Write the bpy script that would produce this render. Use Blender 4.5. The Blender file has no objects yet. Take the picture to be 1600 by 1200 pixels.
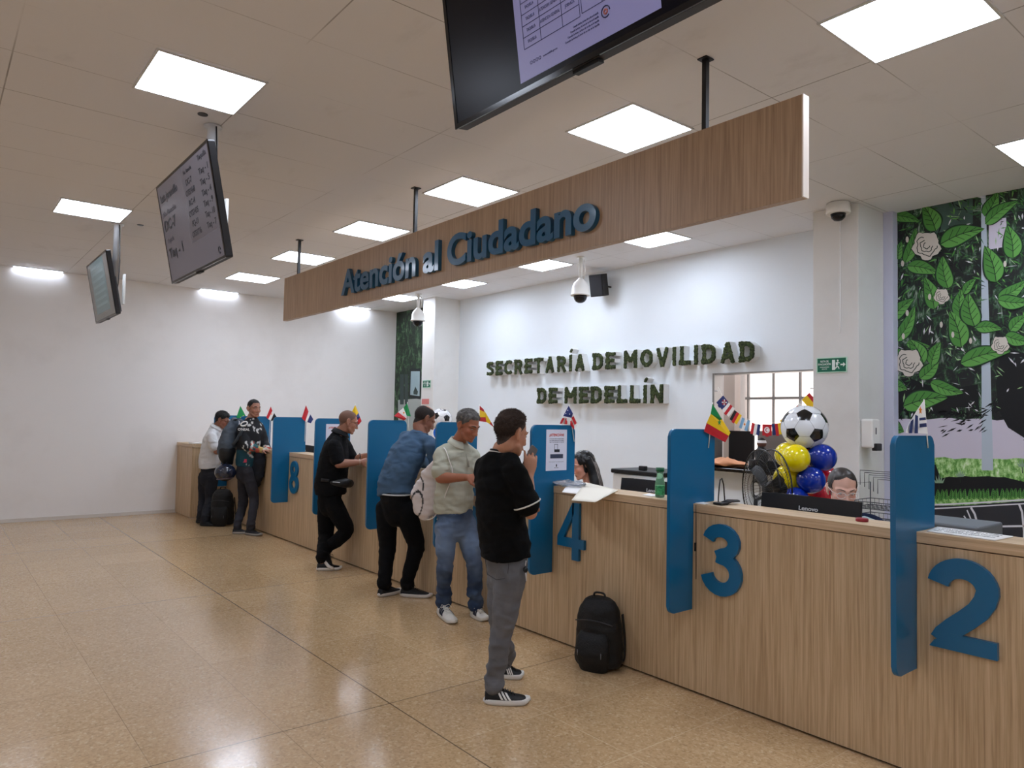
import bpy, bmesh, math, random
from mathutils import Vector, Matrix, noise
random.seed(7)
D = bpy.data
SC = bpy.context.scene
COL = SC.collection
PI = math.pi

# ------------------------------------------------------------------ camera
YAW, PITCH, ROLL, FPX = math.radians(38.933), math.radians(2.670), math.radians(1.1106), 1131.1
CAM = Vector((0, 0, 1.6))
cf = Vector((math.sin(YAW)*math.cos(PITCH), math.cos(YAW)*math.cos(PITCH), math.sin(PITCH)))
_r0 = Vector((math.cos(YAW), -math.sin(YAW), 0)); _u0 = _r0.cross(cf)
cr = _r0*math.cos(ROLL) + _u0*math.sin(ROLL)
cu = -_r0*math.sin(ROLL) + _u0*math.cos(ROLL)
camd = D.cameras.new('camera'); cam = D.objects.new('camera', camd); COL.objects.link(cam)
cam.matrix_world = Matrix(((cr.x, cu.x, -cf.x, CAM.x), (cr.y, cu.y, -cf.y, CAM.y), (cr.z, cu.z, -cf.z, CAM.z), (0, 0, 0, 1)))
camd.sensor_fit = 'HORIZONTAL'; camd.sensor_width = 36; camd.lens = FPX/1600*36
camd.clip_start = 0.05; camd.clip_end = 100
SC.camera = cam

# ------------------------------------------------------------------ world and exposure
w = D.worlds.new('world'); SC.world = w; w.use_nodes = True
w.node_tree.nodes['Background'].inputs[0].default_value = (0.75, 0.82, 0.9, 1)
w.node_tree.nodes['Background'].inputs[1].default_value = 0.3
vs = SC.view_settings
vs.view_transform = 'Standard'; vs.look = 'None'; vs.gamma = 1; vs.use_curve_mapping = False
vs.exposure = 0.85
SC.cycles.max_bounces = 12; SC.cycles.diffuse_bounces = 8
PANEL = 11          # strength of the ceiling light panels

def ray(px, py): return cr*((px-800)/FPX) - cu*((py-600)/FPX) + cf
def W(px, py, d): return CAM + ray(px, py)*d                      # point at a depth in front of the camera
def PL(px, py, ax, v):                                            # point on an axis plane
    d = ray(px, py); return CAM + d*((v-CAM[ax])/d[ax])

# ------------------------------------------------------------------ materials
def lin(h):
    if isinstance(h, str):
        h = h.lstrip('#'); c = [int(h[i:i+2], 16)/255 for i in (0, 2, 4)]
    else: c = h
    return tuple((x/12.92 if x <= .04045 else ((x+.055)/1.055)**2.4) for x in c) + (1,)
_m = {}
def mat(name, col, rough=.5, metal=0, bump=0, bscale=200, emit=0, coat=0, trans=0, var=0, vscale=3, alpha=1, ior=1.45, spec=.5, vcol=False, sheen=0, wrinkle=0):
    if name in _m: return _m[name]
    m = D.materials.new(name); m.use_nodes = True; nt = m.node_tree; b = nt.nodes['Principled BSDF']
    c = lin(col); b.inputs['Base Color'].default_value = c
    b.inputs['Roughness'].default_value = rough; b.inputs['Metallic'].default_value = metal
    b.inputs['IOR'].default_value = ior; b.inputs['Specular IOR Level'].default_value = spec
    b.inputs['Coat Weight'].default_value = coat; b.inputs['Coat Roughness'].default_value = .08
    b.inputs['Transmission Weight'].default_value = trans; b.inputs['Alpha'].default_value = alpha
    b.inputs['Sheen Weight'].default_value = sheen
    if wrinkle: bump = bump or .2
    if emit:
        b.inputs['Emission Color'].default_value = c; b.inputs['Emission Strength'].default_value = emit
    tc = nt.nodes.new('ShaderNodeTexCoord')
    if vcol:
        a = nt.nodes.new('ShaderNodeAttribute'); a.attribute_name = 'col'; nt.links.new(a.outputs['Color'], b.inputs['Base Color'])
    elif var:
        n = nt.nodes.new('ShaderNodeTexNoise'); n.inputs['Scale'].default_value = vscale; n.inputs['Detail'].default_value = 6
        nt.links.new(tc.outputs['Object'], n.inputs['Vector'])
        r = nt.nodes.new('ShaderNodeValToRGB'); r.color_ramp.elements[0].position = .3; r.color_ramp.elements[1].position = .7
        r.color_ramp.elements[0].color = tuple(x*(1-var) for x in c[:3])+(1,); r.color_ramp.elements[1].color = tuple(min(1, x*(1+var)) for x in c[:3])+(1,)
        nt.links.new(n.outputs['Fac'], r.inputs['Fac']); nt.links.new(r.outputs['Color'], b.inputs['Base Color'])
    if bump:
        n = nt.nodes.new('ShaderNodeTexNoise'); n.inputs['Scale'].default_value = bscale; n.inputs['Detail'].default_value = 3
        nt.links.new(tc.outputs['Object'], n.inputs['Vector'])
        bp = nt.nodes.new('ShaderNodeBump'); bp.inputs['Strength'].default_value = bump; bp.inputs['Distance'].default_value = .01
        nt.links.new(n.outputs['Fac'], bp.inputs['Height']); nt.links.new(bp.outputs['Normal'], b.inputs['Normal'])
        if wrinkle:
            mpg = nt.nodes.new('ShaderNodeMapping'); mpg.inputs['Scale'].default_value = (1, 1, 1.9); nt.links.new(tc.outputs['Object'], mpg.inputs['Vector'])
            n2 = nt.nodes.new('ShaderNodeTexNoise'); n2.inputs['Scale'].default_value = 6; n2.inputs['Detail'].default_value = 1.5; n2.inputs['Distortion'].default_value = .5
            nt.links.new(mpg.outputs[0], n2.inputs['Vector']); b2 = nt.nodes.new('ShaderNodeBump'); b2.inputs['Strength'].default_value = wrinkle; b2.inputs['Distance'].default_value = .06
            nt.links.new(n2.outputs['Fac'], b2.inputs['Height']); nt.links.new(bp.outputs['Normal'], b2.inputs['Normal']); nt.links.new(b2.outputs['Normal'], b.inputs['Normal'])
    _m[name] = m; return m

class NT:
    """tiny helper for node graphs"""
    def __init__(s, name):
        s.m = D.materials.new(name); s.m.use_nodes = True; s.t = s.m.node_tree; s.b = s.t.nodes['Principled BSDF']; _m[name] = s.m
    def n(s, t, **k):
        o = s.t.nodes.new(t)
        for a, v in k.items(): setattr(o, a, v)
        return o
    def l(s, a, b): s.t.links.new(a, b)
    def math(s, op, a, b=None, c=None):
        o = s.t.nodes.new('ShaderNodeMath'); o.operation = op
        for i, v in enumerate((a, b, c)):
            if v is None: continue
            if isinstance(v, (int, float)): o.inputs[i].default_value = v
            else: s.l(v, o.inputs[i])
        return o.outputs[0]
    def ramp(s, fac, stops):
        o = s.t.nodes.new('ShaderNodeValToRGB'); e = o.color_ramp.elements
        while len(e) < len(stops): e.new(.5)
        for i, (p, c) in enumerate(stops): e[i].position = p; e[i].color = lin(c)
        s.l(fac, o.inputs[0]); return o.outputs[0]
    def noise(s, vec, scale, detail=4, rough=.5, dist=0):
        o = s.t.nodes.new('ShaderNodeTexNoise'); o.inputs['Scale'].default_value = scale; o.inputs['Detail'].default_value = detail
        o.inputs['Roughness'].default_value = rough; o.inputs['Distortion'].default_value = dist
        s.l(vec, o.inputs['Vector']); return o.outputs['Fac']
    def mapv(s, vec, scale=(1, 1, 1), loc=(0, 0, 0), rot=(0, 0, 0)):
        o = s.t.nodes.new('ShaderNodeMapping'); o.inputs['Scale'].default_value = scale; o.inputs['Location'].default_value = loc; o.inputs['Rotation'].default_value = rot
        s.l(vec, o.inputs['Vector']); return o.outputs[0]
    def mix(s, f, a, b, bt='MIX'):
        o = s.t.nodes.new('ShaderNodeMix'); o.data_type = 'RGBA'; o.blend_type = bt
        if isinstance(f, (int, float)): o.inputs[0].default_value = f
        else: s.l(f, o.inputs[0])
        for i, v in ((6, a), (7, b)):
            if isinstance(v, str): o.inputs[i].default_value = lin(v)
            else: s.l(v, o.inputs[i])
        return o.outputs[2]
    def bump(s, h, st=.2, dist=.01):
        o = s.t.nodes.new('ShaderNodeBump'); o.inputs['Strength'].default_value = st; o.inputs['Distance'].default_value = dist
        s.l(h, o.inputs['Height']); s.l(o.outputs[0], s.b.inputs['Normal'])

def grid_line(g, co, period, off, width):
    """1 on a joint, 0 off it, along one coordinate"""
    f = g.math('FRACT', g.math('DIVIDE', g.math('SUBTRACT', co, off-1000*period), period))
    dlt = g.math('MINIMUM', f, g.math('SUBTRACT', 1.0, f))
    return g.math('LESS_THAN', dlt, width/period/2)

def floor_material():
    g = NT('terrazzo_floor'); tc = g.n('ShaderNodeTexCoord').outputs['Object']
    sp = g.n('ShaderNodeSeparateXYZ'); g.l(tc, sp.inputs[0]); X, Y = sp.outputs[0], sp.outputs[1]
    # per-slab tint
    br = g.n('ShaderNodeTexWhiteNoise', noise_dimensions='2D')
    cx_ = g.math('FLOOR', g.math('DIVIDE', g.math('SUBTRACT', X, 2.08), .61)); cy_ = g.math('FLOOR', g.math('DIVIDE', g.math('SUBTRACT', Y, 3.6), .61))
    cb = g.n('ShaderNodeCombineXYZ'); g.l(cx_, cb.inputs[0]); g.l(cy_, cb.inputs[1]); g.l(cb.outputs[0], br.inputs['Vector'])
    base = g.ramp(br.outputs['Value'], [(0, '#bb9a6f'), (.5, '#c4a379'), (1, '#ceae85')])
    big = g.noise(tc, .55, 5); base = g.mix(g.math('MULTIPLY', big, .35), base, '#d3bb98')
    v = g.n('ShaderNodeTexVoronoi'); v.inputs['Scale'].default_value = 85; g.l(tc, v.inputs['Vector'])
    chips = g.ramp(v.outputs['Color'], [(0, '#8a6a44'), (.35, '#bd9b70'), (.7, '#ccac82'), (1, '#e6d2b2')])
    base = g.mix(.5, base, chips)
    fine = g.noise(tc, 260, 2); base = g.mix(g.math('MULTIPLY', g.math('LESS_THAN', fine, .36), .55), base, '#73593b')
    thin = g.math('MAXIMUM', grid_line(g, X, .61, 2.08, .004), grid_line(g, Y, .61, 3.6, .004))
    nn = g.noise(tc, 1.3, 2)
    right = g.math('GREATER_THAN', X, 2.1)
    base = g.mix(g.math('MULTIPLY', thin, g.math('MULTIPLY', nn, 1.1)), base, g.mix(right, '#86694a', '#e4d0ae'))
    strong = g.math('MAXIMUM', grid_line(g, X, 100, 2.08, .009), grid_line(g, Y, 3.05, 3.6, .007))
    base = g.mix(g.math('MULTIPLY', strong, .8), base, '#5b4a35')
    g.l(base, g.b.inputs['Base Color'])
    rg = g.noise(tc, 2.2, 5)
    g.l(g.math('MULTIPLY_ADD', rg, .12, .10), g.b.inputs['Roughness'])
    g.b.inputs['Specular IOR Level'].default_value = .5; g.b.inputs['IOR'].default_value = 1.75
    g.bump(g.math('ADD', g.noise(tc, 1.6, 2), g.math('MULTIPLY', strong, -.3)), .05, .008)
    return g.m

def ceiling_material():
    g = NT('ceiling_tile'); tc = g.n('ShaderNodeTexCoord').outputs['Object']
    sp = g.n('ShaderNodeSeparateXYZ'); g.l(tc, sp.inputs[0]); X, Y = sp.outputs[0], sp.outputs[1]
    l1 = g.math('MAXIMUM', grid_line(g, X, 1.225, 3.965, .008), grid_line(g, Y, .6133, 3.03, .006))
    nz = g.noise(tc, .9, 4)
    k = g.math('MULTIPLY', l1, g.ramp(nz, [(.38, '#1c1c1c'), (.62, '#d0d0d0')]))
    stain = g.ramp(g.noise(g.mapv(tc, (1.5, .8, 1)), 1.6, 7, .65), [(.6, '#000000'), (.74, '#ffffff')])
    c = g.mix(g.math('MULTIPLY', stain, .13), '#e2e2e4', '#70655c')
    c = g.mix(k, c, '#4f4740')
    g.l(c, g.b.inputs['Base Color']); g.b.inputs['Roughness'].default_value = .75
    g.bump(g.math('ADD', g.noise(tc, 2, 2), g.math('MULTIPLY', l1, -.8)), .25, .012)
    return g.m

def wall_material(name, col, dirt='#b8b2aa', amt=.25):
    g = NT(name); tc = g.n('ShaderNodeTexCoord').outputs['Object']
    s = g.ramp(g.noise(tc, 1.1, 7, .6), [(.5, '#000000'), (.85, '#ffffff')])
    g.l(g.mix(g.math('MULTIPLY', s, amt), col, dirt), g.b.inputs['Base Color'])
    g.b.inputs['Roughness'].default_value = .55; g.bump(g.noise(tc, 30, 4), .06, .004)
    return g.m

def wood_material(name, cols, grain_axis=2):
    g = NT(name); tc = g.n('ShaderNodeTexCoord').outputs['Object']
    sc = [46, 46, 46]; sc[grain_axis] = 1.1
    if grain_axis == 1: sc = [46, 1.1, 46]
    wv = g.mapv(tc, tuple(sc))
    n1 = g.noise(wv, 1.4, 6, .62, .35)
    sc2 = [150, 150, 150]; sc2[grain_axis] = 3.2
    n2 = g.noise(g.mapv(tc, tuple(sc2)), 1.2, 3, .6)
    f = g.math('ADD', g.math('MULTIPLY', n1, .72), g.math('MULTIPLY', n2, .28))
    c = g.ramp(f, [(.3, cols[0]), (.46, cols[1]), (.56, cols[2]), (.72, cols[3])])
    g.l(c, g.b.inputs['Base Color']); g.b.inputs['Roughness'].default_value = .42
    g.bump(f, .12, .003)
    return g.m

M_floor = floor_material(); M_ceil = ceiling_material()
M_wall = wall_material('white_wall', '#efedeb'); M_wall2 = wall_material('white_service_wall', '#e6edf2', '#cfcac4', .2)
M_pillar = wall_material('pillar_paint', '#e2e2df', '#a6a096', .3)
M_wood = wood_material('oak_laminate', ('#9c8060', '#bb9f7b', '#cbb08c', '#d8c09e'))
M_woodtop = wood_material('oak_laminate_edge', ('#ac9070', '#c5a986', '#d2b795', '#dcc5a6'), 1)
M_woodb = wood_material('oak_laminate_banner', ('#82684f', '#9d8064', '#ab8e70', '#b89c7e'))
M_blue = mat('blue_lacquer', '#0b6390', .32, coat=.15)
M_bluedk = mat('blue_letter', '#1a5578', .3, coat=.3)
M_blk = mat('black_plastic', '#141416', .45)
M_blkg = mat('black_gloss', '#0c0c0f', .12)
M_dgrey = mat('dark_grey', '#2a2a2d', .5)
M_white = mat('white_plastic', '#ecebe6', .4)
M_steel = mat('brushed_steel', '#cfd1d3', .38, metal=.45)
M_paper = mat('paper', '#efeeec', .7)
M_red = mat('red', '#c3202b', .5); M_grn = mat('green', '#128a4a', .5); M_yel = mat('yellow', '#f2c81a', .5)
M_sky = mat('sky_blue', '#7fb2d8', .5); M_navy = mat('navy', '#1e2f6b', .5); M_fw = mat('flag_white', '#f0efee', .6)
M_org = mat('orange', '#e98b1d', .5); M_fb = mat('flag_black', '#191919', .6)

# ------------------------------------------------------------------ object helpers
def tag(o, label=None, cat=None, group=None, kind=None):
    if label: o['label'] = label
    if cat: o['category'] = cat
    if group: o['group'] = group
    if kind: o['kind'] = kind
    return o
def empty(name, loc=(0, 0, 0), label=None, cat=None, group=None, rz=0, mtx=None):
    o = D.objects.new(name, None); COL.objects.link(o); o.empty_display_size = .1
    if mtx is not None: o.matrix_basis = mtx
    else: o.location = loc; o.rotation_euler = (0, 0, rz)
    return tag(o, label, cat, group)
def mk(name, bm, m, parent=None, world=True, smooth=False, mod=None):
    """link a bmesh or mesh as one object; world coordinates are moved into the parent's frame"""
    if isinstance(bm, bmesh.types.BMesh):
        me = D.meshes.new(name); bm.normal_update(); bm.to_mesh(me); bm.free()
    else: me = bm; me.name = name
    o = D.objects.new(name, me); COL.objects.link(o)
    for x in (m if isinstance(m, (list, tuple)) else [m]): me.materials.append(x)
    if smooth:
        for p in me.polygons: p.use_smooth = True
    if parent is not None:
        o.parent = parent
        if world:
            mw = parent.matrix_basis.copy(); q = parent.parent
            while q: mw = q.matrix_basis @ mw; q = q.parent
            me.transform(mw.inverted())
    elif world and len(me.vertices):
        # origin at the base centre of the thing
        xs = [v.co for v in me.vertices]; mn = Vector((min(v[i] for v in xs) for i in range(3))); mx = Vector((max(v[i] for v in xs) for i in range(3)))
        if name not in KEEP0:
            c = Vector(((mn.x+mx.x)/2, (mn.y+mx.y)/2, mn.z)); me.transform(Matrix.Translation(-c)); o.location = c
    if mod: mod(o)
    return o
KEEP0 = {'floor', 'ceiling', 'service_counter'}
def struct(name, bm, m, **k):
    KEEP0.add(name); o = mk(name, bm, m, **k); o['kind'] = 'structure'; return o
def B(): return bmesh.new()
def box(bm, x0, x1, y0, y1, z0, z1, mi=0, bevel=0, mtx=None):
    vs_ = [bm.verts.new(c) for c in ((x0, y0, z0), (x1, y0, z0), (x1, y1, z0), (x0, y1, z0), (x0, y0, z1), (x1, y0, z1), (x1, y1, z1), (x0, y1, z1))]
    fs = [bm.faces.new([vs_[i] for i in f]) for f in ((0, 3, 2, 1), (4, 5, 6, 7), (0, 1, 5, 4), (1, 2, 6, 5), (2, 3, 7, 6), (3, 0, 4, 7))]
    for f in fs: f.material_index = mi
    if bevel:
        es = {e for f in fs for e in f.edges}
        r = bmesh.ops.bevel(bm, geom=list(es), offset=bevel, segments=2, profile=.5, affect='EDGES')
        for f in r['faces']: f.material_index = mi
        if mtx: bmesh.ops.transform(bm, matrix=mtx, verts=list({v for f in r['faces'] for v in f.verts} | {v for f in fs if f.is_valid for v in f.verts}))
    elif mtx: bmesh.ops.transform(bm, matrix=mtx, verts=vs_)
    return bm
def mbox(*a, **k): return box(B(), *a, **k)
def prism(bm, pts, h0, h1, frame=None, mi=0, bevel=0):
    """closed outline in the local XY plane extruded along local Z"""
    fr = frame or Matrix.Identity(4)
    a = [bm.verts.new(fr @ Vector((p[0], p[1], h0))) for p in pts]; b = [bm.verts.new(fr @ Vector((p[0], p[1], h1))) for p in pts]
    n = len(pts); fs = [bm.faces.new(a[::-1]), bm.faces.new(b)]
    for i in range(n): fs.append(bm.faces.new((a[i], a[(i+1) % n], b[(i+1) % n], b[i])))
    for f in fs: f.material_index = mi
    if bevel: 
        bmesh.ops.bevel(bm, geom=list({e for f in fs[:2] for e in f.edges}), offset=bevel, segments=2, profile=.5, affect='EDGES')
    return bm
def rrect(x0, y0, x1, y1, r, seg=6, corners=(1, 1, 1, 1)):
    pts = []
    for k, (cx_, cy_, a0) in enumerate(((x0+r, y0+r, PI), (x1-r, y0+r, 1.5*PI), (x1-r, y1-r, 0), (x0+r, y1-r, .5*PI))):
        if corners[k]:
            for i in range(seg+1):
                a = a0+i*PI/2/seg; pts.append((cx_+r*math.cos(a), cy_+r*math.sin(a)))
        else: pts.append(((x0, y0), (x1, y0), (x1, y1), (x0, y1))[k])
    return pts
def tube(bm, pts, rad, seg=10, mi=0, ref=None, caps=True, round_ends=False, flat=None):
    """swept tube; rad: number, list, or list of (a,b) along/against the reference axis"""
    P_ = [Vector(p) for p in pts]; n = len(P_)
    if isinstance(rad, (int, float)): rad = [rad]*n
    rad = [(r, r) if isinstance(r, (int, float)) else r for r in rad]
    T = []
    for i in range(n):
        t = (P_[min(i+1, n-1)]-P_[max(i-1, 0)]); T.append(t.normalized() if t.length > 1e-9 else Vector((0, 0, 1)))
    if round_ends:
        new, nr, nt_ = [], [], []
        r0 = sum(rad[0])/2; r1 = sum(rad[-1])/2
        for a in (80, 55, 28):
            a = math.radians(a); new.append(P_[0]-T[0]*r0*math.sin(a)); nr.append((rad[0][0]*math.cos(a), rad[0][1]*math.cos(a))); nt_.append(T[0])
        new += P_; nr += rad; nt_ += T
        for a in (28, 55, 80):
            a = math.radians(a); new.append(P_[-1]+T[-1]*r1*math.sin(a)); nr.append((rad[-1][0]*math.cos(a), rad[-1][1]*math.cos(a))); nt_.append(T[-1])
        P_, rad, T = new, nr, nt_; n = len(P_)
    rf = Vector(ref) if ref is not None else (Vector((0, 0, 1)) if abs(T[0].z) < .9 else Vector((1, 0, 0)))
    rings = []
    for i in range(n):
        a = (rf-T[i]*rf.dot(T[i]))
        if a.length < 1e-5: a = T[i].orthogonal()
        a.normalize(); b = T[i].cross(a)
        if ref is None: rf = a
        ring = []
        for k in range(seg):
            th = 2*PI*k/seg; ring.append(bm.verts.new(P_[i]+a*rad[i][0]*math.cos(th)+b*rad[i][1]*math.sin(th)))
        rings.append(ring)
    for i in range(n-1):
        for k in range(seg):
            f = bm.faces.new((rings[i][k], rings[i][(k+1) % seg], rings[i+1][(k+1) % seg], rings[i+1][k])); f.material_index = mi; f.smooth = True
    if caps:
        for f in (bm.faces.new(rings[0][::-1]), bm.faces.new(rings[-1])): f.material_index = mi
    return bm
def ell(bm, c, r, R=None, u=20, v=12, mi=0):
    """ellipsoid"""
    mt = Matrix.Translation(Vector(c)) @ (R.to_4x4() if R is not None else Matrix.Identity(4)) @ Matrix.Diagonal((r[0], r[1], r[2], 1))
    g = bmesh.ops.create_uvsphere(bm, u_segments=u, v_segments=v, radius=1, matrix=mt)
    for vv in g['verts']:
        for f in vv.link_faces: f.material_index = mi; f.smooth = True
    return bm
def lathe(bm, prof, c=(0, 0, 0), seg=24, mi=0, mtx=None):
    c = Vector(c); rings = []
    for r, z in prof:
        rings.append([bm.verts.new(c+Vector((r*math.cos(2*PI*k/seg), r*math.sin(2*PI*k/seg), z))) for k in range(seg)])
    for i in range(len(rings)-1):
        for k in range(seg):
            f = bm.faces.new((rings[i][k], rings[i][(k+1) % seg], rings[i+1][(k+1) % seg], rings[i+1][k])); f.material_index = mi; f.smooth = True
    for f in (bm.faces.new(rings[0][::-1]), bm.faces.new(rings[-1])): f.material_index = mi
    if mtx: bmesh.ops.transform(bm, matrix=mtx, verts=[v for r in rings for v in r])
    return bm
def face_frame(x, y, z, tilt=0, n=(-1, 0, 0)):
    """frame for something that faces the hall: local X reads to the right, Y up, Z out of the face"""
    n = Vector(n).normalized(); up = Vector((0, 0, 1)); rt = up.cross(n).normalized()
    m = Matrix((rt, up, n)).transposed().to_4x4(); 
    return Matrix.Translation((x, y, z)) @ m @ Matrix.Rotation(tilt, 4, 'X')

# lettering made from the built-in font
_deps = None
def text_data(s, size=1, bold=0, ext=0, bev=0, spacing=1, align='LEFT', xs=1):
    cu_ = D.curves.new('t', 'FONT'); cu_.body = s; cu_.size = size; cu_.offset = bold; cu_.extrude = ext; cu_.bevel_depth = bev; cu_.bevel_resolution = 1
    cu_.space_character = spacing; cu_.align_x = align; cu_.resolution_u = 6
    o = D.objects.new('t', cu_); COL.objects.link(o)
    bpy.context.view_layer.update()
    me = D.meshes.new_from_object(o.evaluated_get(bpy.context.evaluated_depsgraph_get()))
    D.objects.remove(o); D.curves.remove(cu_)
    if xs != 1: me.transform(Matrix.Diagonal((xs, 1, 1, 1)))
    return me
def bounds(me):
    xs = [v.co.x for v in me.vertices]; ys = [v.co.y for v in me.vertices]
    return (min(xs), max(xs), min(ys), max(ys)) if xs else (0, 0, 0, 0)
def text_fit(s, x0, x1, y0, h, z0, z1, frame, bold=0, spacing=1, width=None):
    """lettering as one mesh fitted between x0 and x1, capital height h, depth z0..z1 in a frame"""
    cap = bounds(text_data('H', 1, bold))
    me = text_data(s, 1, bold, .5, 0, spacing); b = bounds(me); sy = h/(cap[3]-cap[2])
    sx = (x1-x0)/(b[1]-b[0]) if x1 is not None else sy*(width or 1)
    me.transform(frame @ Matrix.Translation((x0, y0, (z0+z1)/2)) @ Matrix.Diagonal((sx, sy, (z1-z0), 1)) @ Matrix.Translation((-b[0], -cap[2], 0)))
    return me
def join(meshes):
    bm = B()
    for me in meshes: bm.from_mesh(me); D.meshes.remove(me)
    return bm
def disp(bm, amp, scale, amp2=0, scale2=40):
    bm.normal_update()
    for v in bm.verts:
        v.co += v.normal*(amp*noise.noise(v.co*scale)+amp2*noise.noise(v.co*scale2))
def remesh(bm, voxel, smooth_it=2, sf=.5):
    me = D.meshes.new('r'); bm.to_mesh(me); bm.free()
    o = D.objects.new('r', me); COL.objects.link(o)
    r = o.modifiers.new('r', 'REMESH'); r.mode = 'VOXEL'; r.voxel_size = voxel; r.use_smooth_shade = True
    if smooth_it:
        s = o.modifiers.new('s', 'SMOOTH'); s.factor = sf; s.iterations = smooth_it
    bpy.context.view_layer.update()
    out = D.meshes.new_from_object(o.evaluated_get(bpy.context.evaluated_depsgraph_get()))
    D.objects.remove(o); D.meshes.remove(me)
    b2 = B(); b2.from_mesh(out); D.meshes.remove(out)
    return b2
def ringbox(b, x0, x1, y0, y1, w, h0, h1, fm, mi=0):
    """rectangular frame as one piece"""
    o = [(x0, y0), (x1, y0), (x1, y1), (x0, y1)]; i = [(x0+w, y0+w), (x1-w, y0+w), (x1-w, y1-w), (x0+w, y1-w)]
    V = [[b.verts.new(fm @ Vector((p[0], p[1], h))) for p in s] for s in (o, i) for h in (h0, h1)]
    for k in range(4):
        j = (k+1) % 4
        for q in ((V[1][k], V[1][j], V[3][j], V[3][k]), (V[0][j], V[0][k], V[2][k], V[2][j]), (V[0][k], V[0][j], V[1][j], V[1][k]), (V[2][j], V[2][k], V[3][k], V[3][j])):
            f = b.faces.new(q); f.material_index = mi
# ------------------------------------------------------------------ the room
H = 3.6; CX = 3.595; YF = 12.33; XW = 7.05
struct('floor', mbox(-4.2, 9.6, -2.6, YF+.1, -.12, 0), M_floor)
struct('ceiling', mbox(-4.2, 9.6, -2.6, YF+.1, H, H+.12), M_ceil)
struct('wall_far', mbox(-4.2, XW+.2, YF, YF+.15, 0, H), M_wall)
struct('wall_left', mbox(-4.2, -4.05, -2.6, YF, 0, H), M_wall)  # unseen side wall, put in to bounce light back into the hall
struct('wall_near', mbox(-4.2, XW+.2, -2.6, -2.45, 0, H), M_wall)  # unseen wall behind the camera, also put in for light bounce
WY0, WY1, WZ0, WZ1 = 3.44, 5.036, 1.10, 2.156        # pass-through opening behind the counter
bm = B()
box(bm, XW, XW+.14, WY1, YF, 0, H); box(bm, XW, XW+.14, 3.07, WY1, WZ1, H); box(bm, XW, XW+.14, 3.07, WY1, 0, WZ0)
box(bm, XW, XW+.14, 3.07, WY0, WZ0, WZ1); box(bm, XW, XW+.14, -2.6, 3.07, 0, H)
struct('wall_service', bm, M_wall2)
struct('wall_pillar_far', mbox(6.545, XW, 10.18, 10.56, 0, H, bevel=.006), M_pillar)
struct('wall_pillar_near', mbox(6.455, XW, 3.07, 3.5, 0, H, bevel=.006), M_pillar)
struct('trim_1', mbox(XW-.11, XW, 2.98, 3.069, 0, H, bevel=.004), mat('pale_trim', '#c9cce0', .5))
struct('baseboard_far', mbox(-4.2, 3.2, YF-.012, YF, 0, .05), mat('skirting', '#d8d3cc', .5))
# cable conduit down the near pillar
tag(mk('cable_conduit', mbox(6.437, 6.455, 3.232, 3.247, 2.43, H-.002, bevel=.003), M_pillar), 'thin white cable conduit running down the near pillar above the green exit sign', 'conduit')

# room behind the pass-through: bright frosted window wall with grey bars
M_pane = mat('daylit_pane', '#fff3ee', .6, emit=1.15)
struct('wall_backroom_side', mbox(7.19, 9.5, 6.6, 6.75, 0, H), M_wall)
struct('wall_backroom_near', mbox(7.19, 9.5, .6, .75, 0, H), M_wall)
struct('wall_backroom_far', mbox(9.4, 9.55, .75, 6.6, 0, H), M_wall)
wn = empty('window_1', (9.39, 4.0, .9)); wn['kind'] = 'structure'
mk('pane', mbox(9.37, 9.385, 1.2, 6.1, .95, 2.75), M_pane, wn)
for k in range(13): mk('window_bar', mbox(9.33, 9.37, 1.2+k*.405-.014, 1.2+k*.405+.014, .95, 2.75), mat('window_bar', '#8c8a88', .5), wn)
for z in (.95, 1.45, 1.95, 2.42, 2.75): mk('window_bar', mbox(9.325, 9.365, 1.2, 6.1, z-.018, z+.018), _m['window_bar'], wn)
# opening jamb (metal) and ledge
fr = B()
box(fr, XW-.01, XW+.15, WY1-.028, WY1, WZ0, WZ1); box(fr, XW-.005, XW+.15, WY0, WY1-.028, WZ1-.015, WZ1)
o = tag(mk('passthrough_frame', fr, mat('grey_alu', '#9b9b99', .35, metal=.6)), 'thin grey metal frame lining the pass-through opening in the white wall', 'frame')
o = tag(mk('inner_post', mbox(7.5, 7.62, 5.05, 5.2, 0, H), mat('beige_post', '#cbbdb2', .6)), 'beige post standing behind the pass-through opening', 'post')
o = tag(mk('granite_ledge', mbox(XW-.28, XW+.5, 3.5, 5.15, WZ0-.04, WZ0, bevel=.006), mat('black_granite', '#0d0d10', .08, var=.5, vscale=60)), 'polished black granite ledge under the pass-through opening', 'ledge')

# ------------------------------------------------------------------ the long counter
cnt = empty('service_counter', (CX, 5, 0), 'long light oak laminate service counter running to the far wall', 'counter')
CY0, CY1 = -1.6, 11.5
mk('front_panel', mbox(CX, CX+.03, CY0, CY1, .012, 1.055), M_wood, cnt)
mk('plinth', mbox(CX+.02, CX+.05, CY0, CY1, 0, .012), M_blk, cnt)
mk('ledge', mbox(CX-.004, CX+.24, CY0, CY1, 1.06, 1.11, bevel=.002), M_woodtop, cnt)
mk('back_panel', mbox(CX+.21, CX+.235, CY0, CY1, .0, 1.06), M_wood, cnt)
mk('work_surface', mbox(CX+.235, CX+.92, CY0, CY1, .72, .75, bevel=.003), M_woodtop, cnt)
for y in (-.5, 1.46, 2.71, 3.95, 5.19, 6.4, 7.65, 8.9, 10.15, 11.3):
    mk('support_panel', mbox(CX+.24, CX+.9, y-.015, y+.015, 0, .72), M_wood, cnt)
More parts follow.
